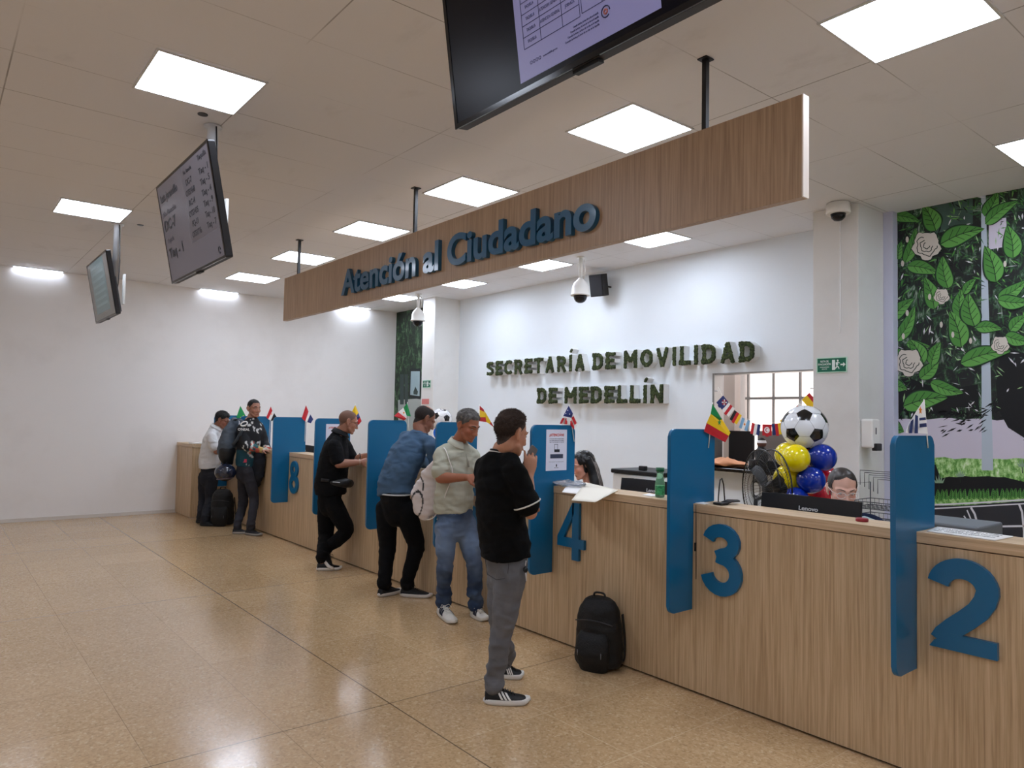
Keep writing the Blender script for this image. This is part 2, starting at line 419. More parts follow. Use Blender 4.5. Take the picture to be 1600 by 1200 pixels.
# return at the far end
mk('return_panel', mbox(3.14, CX+.03, 11.5, 11.53, .012, 1.055), M_wood, cnt)
mk('return_panel', mbox(3.14, 3.17, 11.53, YF-.004, .012, 1.055), M_wood, cnt)
mk('ledge', mbox(3.13, 3.85, 11.49, YF-.004, 1.06, 1.11), M_woodtop, cnt)

# blue dividing screens, L-shaped, standing across the counter
PY = {2: 1.455, 3: 2.71, 4: 3.95, 5: 5.19, 6: 6.40, 7: 7.65, 8: 8.90, 9: 10.12, 10: 11.28}
nxt = {2: 'nearest the camera beside the big 2', 3: 'between the black laptop lids beside the big 3', 4: 'carrying a printed notice beside the big 4', 5: 'behind the man in the pale polo shirt', 6: 'behind the man in the blue-grey sweater',
       7: 'behind the man in black with the waist bag', 8: 'beside the 8, standing free of people', 9: 'just behind the man in the motocross jersey', 10: 'last of the row with a notice, by the far white wall'}
def divider(k):
    y = PY[k]; x0 = 3.375; x1 = 3.80; zb, zt, zc = .485, 1.553, 1.11; r = .045
    e = empty('counter_divider', (CX, y, zb), 'blue counter divider screen '+nxt[k], 'divider', 'blue divider screens on the counter')
    fm = Matrix.Translation((0, y+.012, 0)) @ Matrix.Rotation(PI/2, 4, 'X')
    def arc(cx_, cz, a0, a1, n=7): return [(cx_+r*math.cos(math.radians(a0+(a1-a0)*i/n)), cz+r*math.sin(math.radians(a0+(a1-a0)*i/n))) for i in range(n+1)]
    pts = arc(x0+r, zb+r, 180, 270) + [(CX-.005, zb), (CX-.005, zc+.0015), (x1, zc+.0015)] + arc(x1-r, zt-r, 0, 90) + arc(x0+r, zt-r, 90, 180)
    b = B(); prism(b, pts, 0, .024, fm, bevel=.0045)
    mk('screen_panel', b, M_blue, e)
    for z_ in (.6, .98): mk('bracket', mbox(CX-.02, CX-.001, y+.012, y+.022, z_, z_+.04), M_steel, e)
    return e
for k in PY: divider(k)

# big numerals on the counter front, drawn as outlines
def arcpts(cx_, cy_, rx, ry, a0, a1, n): return [(cx_+rx*math.cos(math.radians(a0+(a1-a0)*i/n)), cy_+ry*math.sin(math.radians(a0+(a1-a0)*i/n))) for i in range(n+1)]
def band(path, w):
    """closed outline of a stroke of varying width along a path"""
    L, R = [], []
    n = len(path)
    for i, p in enumerate(path):
        a = path[max(i-1, 0)]; b = path[min(i+1, n-1)]; dx, dy = b[0]-a[0], b[1]-a[1]; l = math.hypot(dx, dy) or 1
        ww = w[i] if isinstance(w, list) else w
        L.append((p[0]-dy/l*ww/2, p[1]+dx/l*ww/2)); R.append((p[0]+dy/l*ww/2, p[1]-dx/l*ww/2))
    return L, R
def stroke(bm, path, w, h0, h1, fm, closed=False):
    if h1 > .0215 and h1 < .0235: w = [x*1.12 for x in w] if isinstance(w, list) else w*1.12
    L, R = band(path, w) if not closed else (None, None)
    if closed:
        n = len(path); L, R = [], []
        for i, p in enumerate(path):
            a = path[(i-1) % n]; b = path[(i+1) % n]; dx, dy = b[0]-a[0], b[1]-a[1]; l = math.hypot(dx, dy)
            L.append((p[0]-dy/l*w/2, p[1]+dx/l*w/2)); R.append((p[0]+dy/l*w/2, p[1]-dx/l*w/2))
    vs_ = [[bm.verts.new(fm @ Vector((q[0], q[1], h))) for q in s] for s in (L, R) for h in (h0, h1)]
    n = len(L); rng = range(n) if closed else range(n-1)
    for i in rng:
        j = (i+1) % n; l0, l1, r0, r1 = vs_
        bm.faces.new((l1[i], r1[i], r1[j], l1[j])); bm.faces.new((l0[i], l0[j], r0[j], r0[i]))
        bm.faces.new((l0[i], l1[i], l1[j], l0[j])); bm.faces.new((r0[i], r0[j], r1[j], r1[i]))
    if not closed:
        for i in (0, n-1): bm.faces.new((vs_[0][i], vs_[1][i], vs_[3][i], vs_[2][i]))
def numeral(n, y, wdt=.27):
    """y: left end as read"""
    fm = face_frame(CX, y, .61); b = B(); S = wdt/.27
    if n == '2':
        path = arcpts(.135, .275, .098, .088, 172, 0, 16) + [(.222, .235), (.195, .19), (.15, .145), (.10, .10), (.06, .058), (.045, .03)]
        w = [.078]*len(path); stroke(b, [(x*S, yy) for x, yy in path], w, 0, .022, fm)
        prism(b, [(0*S, 0), (.268*S, 0), (.268*S, .072), (.085*S, .072), (.02*S, .03)], 0, .0225, fm)
    elif n == '3':
        p1 = arcpts(.13, .298, .085, .068, 170, -80, 14) + [(.105, .212)]
        stroke(b, [(x*S, yy) for x, yy in p1], .066, 0, .022, fm)
        p2 = [(.105, .219)] + arcpts(.13, .122, .098, .09, 88, -170, 16)
        stroke(b, [(x*S, yy) for x, yy in p2], .068, 0, .0225, fm)
    elif n == '4':
        prism(b, [(.15*S, 0), (.218*S, 0), (.218*S, .40), (.15*S, .40)], 0, .022, fm)
        prism(b, [(0, .085), (.27*S, .085), (.27*S, .15), (0, .15)], 0, .0225, fm)
        prism(b, [(0, .15), (.065*S, .15), (.165*S, .32), (.165*S, .40), (.15*S, .40)], 0, .022, fm)
    elif n == '5':
        stroke(b, [(x*S, yy) for x, yy in [(.25, .37), (.065, .37), (.04, .21)] + arcpts(.13, .13, .1, .095, 130, -170, 18)], .06, 0, .022, fm)
    elif n == '6':
        stroke(b, [(x*S, yy) for x, yy in arcpts(.14, .2, .1, .165, 40, 180, 12)[:] ], .06, 0, .0225, fm)
        stroke(b, [(x*S, yy) for x, yy in arcpts(.138, .127, .1, .095, 0, 345, 24)], .062, 0, .022, fm, True)
    elif n == '7':
        prism(b, [(0, .33), (.26*S, .33), (.26*S, .40), (0, .40)], 0, .0225, fm); stroke(b, [(.225*S, .35), (.14*S, .2), (.095*S, 0)], .068, 0, .022, fm)
    elif n == '8':
        stroke(b, [(x*S, yy) for x, yy in arcpts(.135, .115, .1, .083, 0, 345, 24)], .06, 0, .022, fm, True)
        stroke(b, [(x*S, yy) for x, yy in arcpts(.135, .297, .082, .072, 0, 345, 24)], .058, 0, .0225, fm, True)
    bmesh.ops.recalc_face_normals(b, faces=b.faces)
    where = {'2': 'nearest the camera on the counter front', '3': 'on the counter front between two blue dividers', '4': 'on the counter front above the black backpack', '5': 'on the counter front hidden behind the man in grey jeans',
             '6': 'on the counter front behind the men at the middle', '7': 'on the counter front behind the man in the blue-grey sweater', '8': 'small with distance on the counter front beside a free-standing divider'}[n]
    tag(mk('counter_numeral', b, M_blue), 'raised blue number %s %s' % (n, where), 'number', 'blue station numbers on the counter')
for n, y in (('2', 1.385), ('3', 2.625), ('4', 3.87), ('5', 5.1), ('6', 6.31), ('7', 7.56), ('8', 8.83)): numeral(n, y)

# ------------------------------------------------------------------ hanging sign board
BX = 3.235
ban = empty('hanging_sign', (BX, 5, 2.69), 'long wood-effect sign board with blue lettering hung from the ceiling over the counter', 'sign')
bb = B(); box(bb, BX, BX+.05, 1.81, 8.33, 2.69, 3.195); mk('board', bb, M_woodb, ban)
mk('edge_strip', mbox(BX-.001, BX+.051, 1.802, 1.81, 2.69, 3.195), mat('warm_white_edge', '#eadfd2', .5), ban)
for y in (2.39, 5.43, 7.98):
    b = B(); box(b, BX+.012, BX+.04, y-.014, y+.014, 3.195, H-.003); box(b, BX-.01, BX+.06, y-.03, y+.03, H-.008, H-.001); mk('hanger', b, M_blk, ban)
fm = face_frame(BX, 6.73, 2.795)
s = 'Atención al Ciudadano'; total = 6.72-3.15
whole = text_data(s, 1, .028); wb = bounds(whole); cap = bounds(text_data('A', 1, .028)); D.meshes.remove(whole)
sx = total/(wb[1]-wb[0]); sy = .252/(cap[3]-cap[2])
pos = 0
for i, ch in enumerate(s):
    if ch == ' ': continue
    # advance by measuring the prefix with the glyph at its end
    me = text_data(s[:i+1], 1, .028, .5); b1 = bounds(me)
    g1 = text_data(ch, 1, .028, .5, 0); gb = bounds(g1)
    g1.transform(fm @ Matrix.Diagonal((sx, sy, 1, 1)) @ Matrix.Translation((b1[1]-gb[1]-wb[0], -cap[2], 0)) @ Matrix.Diagonal((1, 1, .035, 1)) @ Matrix.Translation((0, 0, .5)))
    D.meshes.remove(me); mk('letter', g1, M_bluedk, ban)

# ------------------------------------------------------------------ moss lettering on the white wall
def moss_material():
    g = NT('moss'); tc = g.n('ShaderNodeTexCoord').outputs['Object']
    c = g.ramp(g.noise(tc, 46, 6, .7), [(.34, '#141a0c'), (.46, '#2c3a18'), (.58, '#4d5b2c'), (.72, '#7d8352')])
    g.l(c, g.b.inputs['Base Color']); g.b.inputs['Roughness'].default_value = .9
    g.bump(g.noise(tc, 60, 5, .7), 1, .03); return g.m
M_moss = moss_material(); M_lside = mat('letter_side', '#dadbd9', .45)
def poly_letter(ch):
    """heavy block capitals on a unit-high grid: list of outlines (strokes as boxes/bands), width"""
    t = .27
    sh = {
     'S': ([[(.62,.80),(.5,.865),(.3,.865),(.15,.8),(.15,.66),(.3,.56),(.46,.48),(.6,.4),(.6,.22),(.46,.135),(.25,.135),(.08,.2)]], .75),
     'E': ([[(.135,0),(.135,1)], [(.0,.865),(.6,.865)], [(.0,.5),(.52,.5)], [(0,.135),(.6,.135)]], .6),
     'C': ([[(.62,.75),(.52,.865),(.3,.865),(.135,.72),(.135,.28),(.3,.135),(.52,.135),(.62,.25)]], .72),
     'R': ([[(.135,0),(.135,1)], [(0,.865),(.42,.865),(.54,.78),(.54,.58),(.42,.48),(.1,.48)], [(.36,.5),(.6,0)]], .72),
     'T': ([[(0,.865),(.7,.865)], [(.35,0),(.35,1)]], .7),
     'A': ([[(.135,0),(.37,1)], [(.37,1),(.605,0)], [(.2,.3),(.54,.3)]], .74),
     'D': ([[(.135,0),(.135,1)], [(0,.865),(.4,.865),(.56,.72),(.56,.28),(.4,.135),(0,.135)]], .7),
     'M': ([[(.135,0),(.135,1)], [(.13,.93),(.42,.36)], [(.42,.36),(.71,.93)], [(.705,0),(.705,1)]], .84),
     'O': ([[(.135,.3),(.135,.7),(.3,.865),(.42,.865),(.585,.7),(.585,.3),(.42,.135),(.3,.135),(.135,.3)]], .72),
     'V': ([[(.12,1),(.36,0)], [(.36,0),(.6,1)]], .72),
     'I': ([[(.135,0),(.135,1)]], .27), 'L': ([[(.135,0),(.135,1)], [(0,.135),(.58,.135)]], .58),
     'N': ([[(.135,0),(.135,1)], [(.135,.95),(.585,.05)], [(.585,0),(.585,1)]], .72)}
    sh['Í'] = (sh['I'][0] + [[(.12,1.13),(.24,1.36)]], .27)
    return sh[ch]
def moss_row(text, y0, y1, z0, h, rowname):
    words = text.split(' ')
    widths = sum(poly_letter(c)[1] for c in text if c != ' '); gaps = len(text.replace(' ', ''))-1
    gap = .10; sp = .26
    tot = widths + gap*(gaps-(len(words)-1)) + (sp+gap+.06)*(len(words)-1)
    sx = (y0-y1)/tot; x = 0
    ords = ['first', 'second', 'third', 'fourth', 'fifth', 'sixth', 'seventh', 'eighth', 'ninth', 'tenth']
    for wd in words:
        for i, ch in enumerate(wd):
            paths, wd_ = poly_letter(ch)
            fm = face_frame(XW, y0-x*sx, z0); root = empty('wall_letter', fm @ Vector((wd_*sx/2, 0, 0)), 'moss-covered capital %s, %s letter of %s in the %s row on the wall' % (ch, ords[i], wd, rowname), 'letter', 'moss letters on the white wall')
            A, C = B(), B()
            for j, p in enumerate(paths):
                q = []
                for k in range(len(p)-1):
                    for m_ in range(6): t_ = m_/6; q.append(((p[k][0]*(1-t_)+p[k+1][0]*t_)*sx, (p[k][1]*(1-t_)+p[k+1][1]*t_)*h))
                q.append((p[-1][0]*sx, p[-1][1]*h))
                wS = (.185 if ch in 'ESRA' else .2)*(sx+h)/2 if not (ch == 'Í' and j == 1) else .16*h
                stroke(A, q, wS*.96, .002, .105+.0006*j, fm)
                stroke(C, q, wS*1.0, .1, .122+.0012*j, fm)
            for b in (A, C): bmesh.ops.recalc_face_normals(b, faces=b.faces)
            mk('letter_body', A, M_lside, root)
            C2 = remesh(C, .011, 1); disp(C2, .008, 55, .006, 120)
            mk('moss_face', C2, M_moss, root, smooth=False)
            x += wd_+gap
        x += sp+.06
moss_row('SECRETARÍA DE MOVILIDAD', 9.26, 4.41, 2.255, .235, 'upper')
moss_row('DE MEDELLÍN', 8.0, 5.65, 1.81, .235, 'lower')

# ------------------------------------------------------------------ ceiling panels
M_pan = mat('panel_light', '#e3edff', .4, emit=PANEL); M_pfr = mat('panel_frame', '#cfcfcc', .4)
def panel(x0, y0, where, x1=None, y1=None):
    x1 = x1 or x0+.595; y1 = y1 or y0+.595
    e = empty('ceiling_light', ((x0+x1)/2, (y0+y1)/2, H), 'LED ceiling panel '+where, 'ceiling light', 'LED panels in the ceiling')
    t = .014; b = B(); ringbox(b, x0-t, x1+t, y0-t, min(y1+t, YF-.001), t, H-.010, H-.001, Matrix.Identity(4)); bmesh.ops.recalc_face_normals(b, faces=b.faces)
    mk('frame', b, M_pfr, e); mk('diffuser', mbox(x0, x1, y0, y1, H-.006, H-.001), M_pan, e)
ys = (1.2, 3.03, 4.9, 6.74, 8.58, 10.43)
ln = ['cut by the top edge at upper right', 'just right of the top screen, above the sign board', 'above the sign lettering beside the middle hanger', 'left of the middle hanger', 'beside the far hanger', 'second from the far wall behind the far hanger']
for y, t in zip(ys, ln): panel(3.385, y, 'in middle row, '+t)
panel(3.385, 12.265, 'a sliver in the middle row against the far wall', y1=YF-.002)
for y, t in ((.62, 'in the left row out of frame above the camera'), (4.3, 'in the left row, nearest above the hanging screens'), (7.97, 'in the left row above the far hanging screen')): panel(.915, y, t)
panel(.87, 12.265, 'a sliver in the left row against the far wall', y1=YF-.002)
for y, t in ((1.2, 'at the right edge above the leaf mural'), (4.88, 'behind the sign board nearest the dome camera'), (6.74, 'second behind the sign board'), (8.58, 'third behind the sign board'), (10.42, 'fourth behind the sign board, small'), (12.2, 'behind the far lower corner of the sign board')):
    panel(5.82, y, t, y1=(YF-.002 if y > 12 else None))
for y in (-1.5, .62, 4.3, 7.97): panel(-1.55, y, 'in an added leftmost row outside the picture')  # unseen row, added to help light the hall
for y in (-1.5,): panel(3.385, y, 'added to the middle row behind the camera'); panel(5.82, y, 'added to the right row behind the camera')  # unseen panels, added for illumination from behind the camera
panel(8.1, 3.6, 'in the room behind the pass-through opening')
# little dark ceiling holes
for x, y, t in ((1.36, 5.05, 'beside the nearer hanging screen pole'), (1.71, 8.55, 'beside the far hanging screen pole')):
    b = B(); lathe(b, [(.033, 0), (.033, .004)], (x, y, H-.0045), 20); tag(mk('ceiling_port', b, M_blk), 'small round dark port in the ceiling '+t, 'vent')
# ------------------------------------------------------------------ helpers for flat shapes
def poly(bm, pts, mi=0, off=None, thick=None):
    """flat polygon; with thick it gets a back and sides"""
    pts = [Vector(p) for p in pts]
    a = [bm.verts.new(p) for p in pts]
    try: f = bm.faces.new(a)
    except ValueError: return
    f.material_index = mi
    if thick is not None:
        t = Vector(thick); b = [bm.verts.new(p+t) for p in pts]
        g = bm.faces.new(b[::-1]); g.material_index = mi
        for i in range(len(a)):
            j = (i+1) % len(a); h_ = bm.faces.new((a[j], a[i], b[i], b[j])); h_.material_index = mi
def tmesh(b, me, mi):
    n = len(b.faces); b.from_mesh(me); D.meshes.remove(me); b.faces.ensure_lookup_table()
    for f in b.faces[n:]: f.material_index = mi
def word(b, s, x0, x1, y0, h, fr_, mi, bold=0, z=.0006, t=.0006, width=1):
    tmesh(b, text_fit(s, x0, x1, y0, h, z, z+t, fr_, bold, width=width), mi)
M_ink = mat('ink', '#23242c', .6); M_inkg = mat('ink_grey', '#6b6c78', .6)

# ------------------------------------------------------------------ hanging television screens
def tv(name, x, y, z, tilt, yaw, pole, label, draw, wd=1.24, ht=.71, scr='#6a6770', em=.13, bz=.016):
    fm = Matrix.Translation((x, y, z)) @ Matrix.Rotation(yaw, 4, 'Z') @ face_frame(0, 0, 0, tilt)
    e = empty(name, mtx=Matrix.Translation((x, y, z)), label=label, cat='screen', group='screens hanging on ceiling poles')
    b = B(); prism(b, rrect(-wd/2, 0, wd/2, ht, .012, 3), -.045, -.004, fm, bevel=.003)
    b2 = B(); box(b2, -wd*.38, wd*.38, .03, ht*.62, -.085, -.042, bevel=.012, mtx=fm)
    mk('housing', b, M_dgrey, e); mk('rear_cover', b2, M_dgrey, e)
    b = B(); ringbox(b, -wd/2, wd/2, 0, ht, bz, -.004, .002, fm); mk('bezel', b, M_blkg, e)
    b = B(); box(b, -.05, .05, -.010, .004, -.035, -.012, mtx=fm); mk('sensor_bar', b, M_blk, e)
    sm = mat(name+scr, scr, .25, emit=em, spec=.2)
    b = B(); prism(b, [(-wd/2+bz, bz), (wd/2-bz, bz), (wd/2-bz, ht-bz), (-wd/2+bz, ht-bz)], -.004, 0, fm); s = mk('display', b, sm, e)
    draw(fm, s)
    px, py = pole
    zc = z+ht*.45
    b = B(); lathe(b, [(.034, zc-.12), (.034, 3.2), (.036, 3.2), (.036, H-.012), (.06, H-.012), (.06, H-.002)], (px, py, 0), 20); mk('pole', b, M_steel, e)
    # wall plate and tilting arm between pole and set
    c = fm @ Vector((0, ht*.45, -.085)); b = B()
    prism(b, [(-.03, -.16), (.03, -.16), (.03, .16), (-.03, .16)], -.02, 0, Matrix.Translation((px+.045, py-.17, zc+.03)) @ face_frame(0, 0, 0)); mk('mount_plate', b, M_white, e)
    b = B(); tube(b, [(px-.04, py, zc+.03), ((px+c.x)/2, (py+c.y)/2, zc+.05), c], .018, 8); mk('arm', b, M_steel, e)
    b = B(); 
    tube(b, [(px+.01, py-.04, H-.01), (px+.03, py-.045, 3.2), (px+.02, py-.06, zc+.1), (px-.02, py-.08, zc-.2), (px-.05, py-.03, zc-.26), (px-.04, py+.02, zc-.1)], .005, 6); mk('cable', b, M_blk, e)
    return e
def draw_queue(fm, s):
    A, C_ = mat('screen_ink', '#1c1d28', .5), mat('screen_ink2', '#55545f', .5)
    def line(t, x0, x1, y, h, m, bold):
        b = B(); word(b, t, x0, x1, y, h, fm, 0, bold, z=.0008); mk('text_line', b, m, s)
    line('Luis jaramillo', -.56, -.12, .575, .055, A, .022); line('No. Atención', -.56, -.22, .475, .036, C_, .0)
    line('DC-7', -.56, -.27, .37, .075, A, .03); line('Taquilla', -.56, -.38, .285, .036, C_, .0); line('Taq - 1', -.56, -.20, .175, .07, A, .03)
    line('No. Atención', .06, .24, .63, .026, A, .02); line('Taquilla', .38, .56, .64, .032, A, .02)
    for i, (a, c) in enumerate((('DC-7', 'Taq - 1'), ('OTS1448', 'Taq - 5'), ('RC-4', 'Taq - 4'), ('OTS1435', 'Taq - 9'), ('FQ-11', 'Taq - 10'), ('OTS1716', 'Taq - 7'))):
        y = .555-i*.067; w0 = .2 if len(a) > 5 else .13
        line(a, .15-w0/2, .15+w0/2, y, .038, A, .02); line(c, .37, .56, y, .038, A, .02)
    b = B(); tube(b, [fm @ Vector((.53+.018*math.cos(t*.5), .06+.022*math.sin(t*.5), .001)) for t in range(12)], .003, 5, 0); mk('ring_icon', b, A, s)
    b = B(); prism(b, [(.02, .19), (.60, .19), (.60, .69), (.02, .69)], 0, .0004, fm); mk('list_panel', b, mat('list_panel', '#5d5a63', .3, emit=.1), s)
def draw_pale(fm, s):
    b = B()
    prism(b, [(-.38, .08), (.34, .08), (.34, .62), (-.38, .62)], 0, .0006, fm); mk('video_window', b, mat('teal_video', '#5c6f72', .3, emit=.14), s)
    b = B()
    for i in range(7): prism(b, [(-.33, .15+i*.066), (.28, .15+i*.066), (.28, .175+i*.066), (-.33, .175+i*.066)], .0006, .0011, fm)
    mk('caption_lines', b, mat('teal_line', '#6c8083', .3, emit=.16), s)
def draw_table(fm, s):
    b = B(); lw = .0012
    def ln(xa, ya, xb, yb):
        d = Vector((xb-xa, yb-ya, 0)).normalized(); n_ = Vector((-d.y, d.x, 0))*lw
        poly(b, [fm @ (Vector((xa, ya, .0012))+n_), fm @ (Vector((xb, yb, .0012))+n_), fm @ (Vector((xb, yb, .0012))-n_), fm @ (Vector((xa, ya, .0012))-n_)], 0)
    rows = [.125+.0335*i for i in range(15)]
    for y in rows: ln(-.23, y, .01, y)
    for x in (-.23, -.153, -.06, .01): ln(x, rows[0], x, rows[-1])
    for x in (.018, .095, .17): ln(x, .13, x, rows[-1])
    for y in [.13]+rows[2::2]: ln(.018, y, .17, y)
    for i in range(14):
        word(b, 'TAQUILLA', -.212, -.172, rows[i]+.013, .009, fm, 1, z=.001)
        if i: word(b, 'ATENCION GENERAL', -.15, -.066, rows[i]+.013, .009, fm, 1, z=.001)
        if i: word(b, 'JORNADA', -.045, -.006, rows[i]+.013, .009, fm, 1, z=.001)
        if i % 2: word(b, 'HORARIO', .036, .078, rows[i]+.02, .009, fm, 1, z=.001)
    for i in range(4): word(b, 'Consulte la fecha y la hora de su cita en la taquilla', -.02-.012*i, .078, .105-.010*i, .006, fm, 1, z=.001)
    for i in range(4): tube(b, [fm @ Vector((-.205+.013*i+.0048*math.cos(t), .078+.0048*math.sin(t), .001)) for t in range(7)], .001, 4, 0)
    word(b, 'www.medellin.gov.co', -.152, -.09, .075, .006, fm, 1, z=.001)
    tube(b, [fm @ Vector((.104+.015*math.cos(t*.5), .10+.015*math.sin(t*.5), .001)) for t in range(12)], .0018, 5, 0)
    tube(b, [fm @ Vector((.104+.006*math.cos(t*.7), .10+.006*math.sin(t*.7), .001)) for t in range(10)], .003, 5, 2)
    mk('slide_text', b, [mat('slide_ink', '#20224a', .5), mat('slide_ink2', '#3a3b60', .5), mat('slide_red', '#a0605c', .5)], s)
def draw_slide(fm, s):
    b = B(); prism(b, [(-.262, .034), (.285, .034), (.285, .69), (-.262, .69)], 0, .0008, fm); p = mk('slide', b, mat('slide_lilac', '#77759c', .3, emit=.22), s)
    draw_table(fm, s)
tv('hanging_screen', 1.379, 5.12, 2.542, .194, .0, (1.476, 5.214), 'hanging queue screen with columns of dark writing, nearer of the two on the left', draw_queue)
tv('hanging_screen', 1.433, 8.63, 2.558, .187, -.0, (1.516, 8.68), 'small far hanging screen with a blank pale teal picture, near the far wall', draw_pale, wd=1.1, ht=.64, scr='#6c6b69', em=.12)
tv('hanging_screen', 1.38, 1.425, 2.59, .15, 0, (1.48, 1.45), 'large black screen showing a lilac slide with a table, cut by the top edge', draw_slide, scr='#050510', em=.0)

# ------------------------------------------------------------------ dome cameras, loudspeaker, signs
def dome(x, y, zt, label, s=1):
    e = empty('dome_camera', (x, y, zt), label, 'security camera', 'white ceiling dome cameras')
    b = B(); lathe(b, [(.05, 3.583), (.05, H-.002)], (x, y, 0), 20); mk('ceiling_flange', b, M_white, e)
    b = B(); lathe(b, [(.022, zt+.30), (.022, 3.584)], (x, y, 0), 16); mk('drop_pole', b, M_white, e)
    b = B(); lathe(b, [(.118, zt+.09), (.125, zt+.098), (.118, zt+.108), (.11, zt+.115), (.103, zt+.2), (.085, zt+.245), (.045, zt+.285), (.024, zt+.31)], (x, y, 0), 32); mk('housing', b, M_white, e)
    b = B(); lathe(b, [(.002, zt), (.03, zt+.004), (.058, zt+.02), (.075, zt+.045), (.083, zt+.075), (.084, zt+.1)], (x, y, 0), 32); mk('dome', b, M_blkg, e)
    b = B(); tube(b, [(x+.02, y-.03, 3.56), (x+.035, y-.045, 3.45), (x+.02, y-.05, zt+.32), (x+.02, y-.02, zt+.28)], .004, 6); mk('cable', b, M_white, e)
dome(6.2, 6.37, 3.025, 'white dome camera on a ceiling pole beside the black loudspeaker')
dome(6.2, 10.16, 3.06, 'smaller far white dome camera on a pole in front of the far green mural strip')
e = empty('corner_camera', (6.36, 3.25, 3.45), 'small white surface dome camera at the top of the near white pillar', 'security camera')
b = B(); lathe(b, [(.1, 3.50), (.105, 3.51), (.1, 3.595)], (6.345, 3.2, 0), 28); mk('housing', b, M_white, e)
b = B(); lathe(b, [(.003, 3.435), (.035, 3.442), (.058, 3.465), (.066, 3.50)], (6.345, 3.2, 0), 28); mk('dome', b, M_blkg, e)
# loudspeaker
e = empty('loudspeaker', (6.9, 6.7, 3.2), 'black wall loudspeaker beside the nearer dome camera', 'loudspeaker')
fm = Matrix.Translation((6.83, 6.70, 3.22)) @ Matrix.Rotation(.25, 4, 'Z') @ face_frame(0, 0, 0, .22)
b = B(); box(b, -.1, .1, 0, .29, -.15, 0, bevel=.008, mtx=fm); mk('cabinet', b, M_blk, e)
b = B(); box(b, -.088, .088, .012, .278, 0, .006, bevel=.002, mtx=fm); mk('grille', b, mat('speaker_grille', '#26262b', .7, bump=.6, bscale=400), e)
b = B(); tube(b, [fm @ Vector((0, .14, -.14)), (7.0, 6.66, 3.37), (XW-.002, 6.66, 3.37)], .012, 8); mk('bracket', b, M_blk, e)
tag(mk('outlet_box', mbox(XW-.03, XW-.001, 6.86, 7.02, 3.46, 3.54, bevel=.004), M_steel), 'small metal outlet box on the wall just above the loudspeaker', 'electrical box')
# green exit signs
def exit_sign(x, y, z, w_, h_, label):
    fm = face_frame(x, y, z); e = empty('exit_sign', (x, y, z), label, 'sign')
    b = B(); prism(b, [(0, 0), (w_, 0), (w_, h_), (0, h_)], .001, .006, fm); mk('plate', b, mat('exit_green', '#0f6b50', .4), e)
    b = B(); ringbox(b, -.004, w_+.004, -.004, h_+.004, .008, .001, .008, fm); mk('border', b, mat('exit_border', '#bfe6cf', .5), e)
    fx = fm @ Matrix.Translation((0, 0, .006)) @ Matrix.Diagonal((w_/.29, h_/.135, 1, 1))
    b = B(); word(b, 'RUTA DE', .035, .115, .095, .018, fx, 0, .015, .0003); word(b, 'EVACUACIÓN', .012, .138, .068, .018, fx, 0, .015, .0003); word(b, 'EVACUATION', .03, .12, .044, .010, fx, 0, .005, .0003); word(b, 'ROUTE', .05, .10, .026, .010, fx, 0, .005, .0003)
    prism(b, [(.15, .02), (.18, .02), (.18, .115), (.15, .115)], .0002, .0006, fx)
    # running figure and arrow
    f = .001
    for pts in ([(.186, .09), (.205, .094), (.21, .07), (.196, .055), (.188, .07)], [(.198, .06), (.215, .05), (.222, .03), (.214, .028), (.207, .045), (.192, .05)], [(.195, .058), (.186, .045), (.17, .03), (.176, .024), (.196, .04), (.203, .052)], [(.2, .09), (.222, .08), (.226, .086), (.204, .098)], [(.232, .062), (.258, .062), (.258, .048), (.281, .068), (.258, .089), (.258, .075), (.232, .075)]):
        prism(b, pts, .0002, .0007, fx)
    prism(b, [(.205+.009*math.cos(t), .107+.009*math.sin(t)) for t in [i*PI/5 for i in range(10)]], .0002, .0007, fx)
    mk('pictogram', b, mat('sign_white', '#e9f4ee', .5), e)
exit_sign(6.453, 3.455, 2.075, .278, .132, 'green evacuation route sign with running figure on the near pillar')
exit_sign(6.543, 10.50, 2.08, .24, .12, 'tiny far green evacuation sign on the far pillar above the bald man')
b = B(); prism(b, [(0, 0), (.22, 0), (.22, .09), (0, .09)], .001, .006, face_frame(6.543, 10.52, 1.80)); tag(mk('red_sign', b, mat('pale_red_sign', '#d9837e', .5)), 'small pale red sign low on the far pillar behind the leaning man', 'sign')
# hand towel or soap dispenser on the side of the pillar
e = empty('soap_dispenser', (6.5, 2.98, 1.38), 'white wall dispenser with dark push lever on the near pillar', 'dispenser')
fm = face_frame(6.48, 3.069, 1.375, 0, (0, -1, 0))
b = B(); prism(b, rrect(0, .02, .15, .275, .02, 4), .001, .105, fm, bevel=.012); mk('housing', b, M_white, e, smooth=False)
b = B(); prism(b, rrect(.03, -.005, .13, .06, .01, 3), .085, .13, fm, bevel=.005); mk('lever', b, M_dgrey, e)
b = B(); prism(b, rrect(.06, .14, .075, .2, .006, 3), .105, .108, fm); mk('level_window', b, M_dgrey, e)

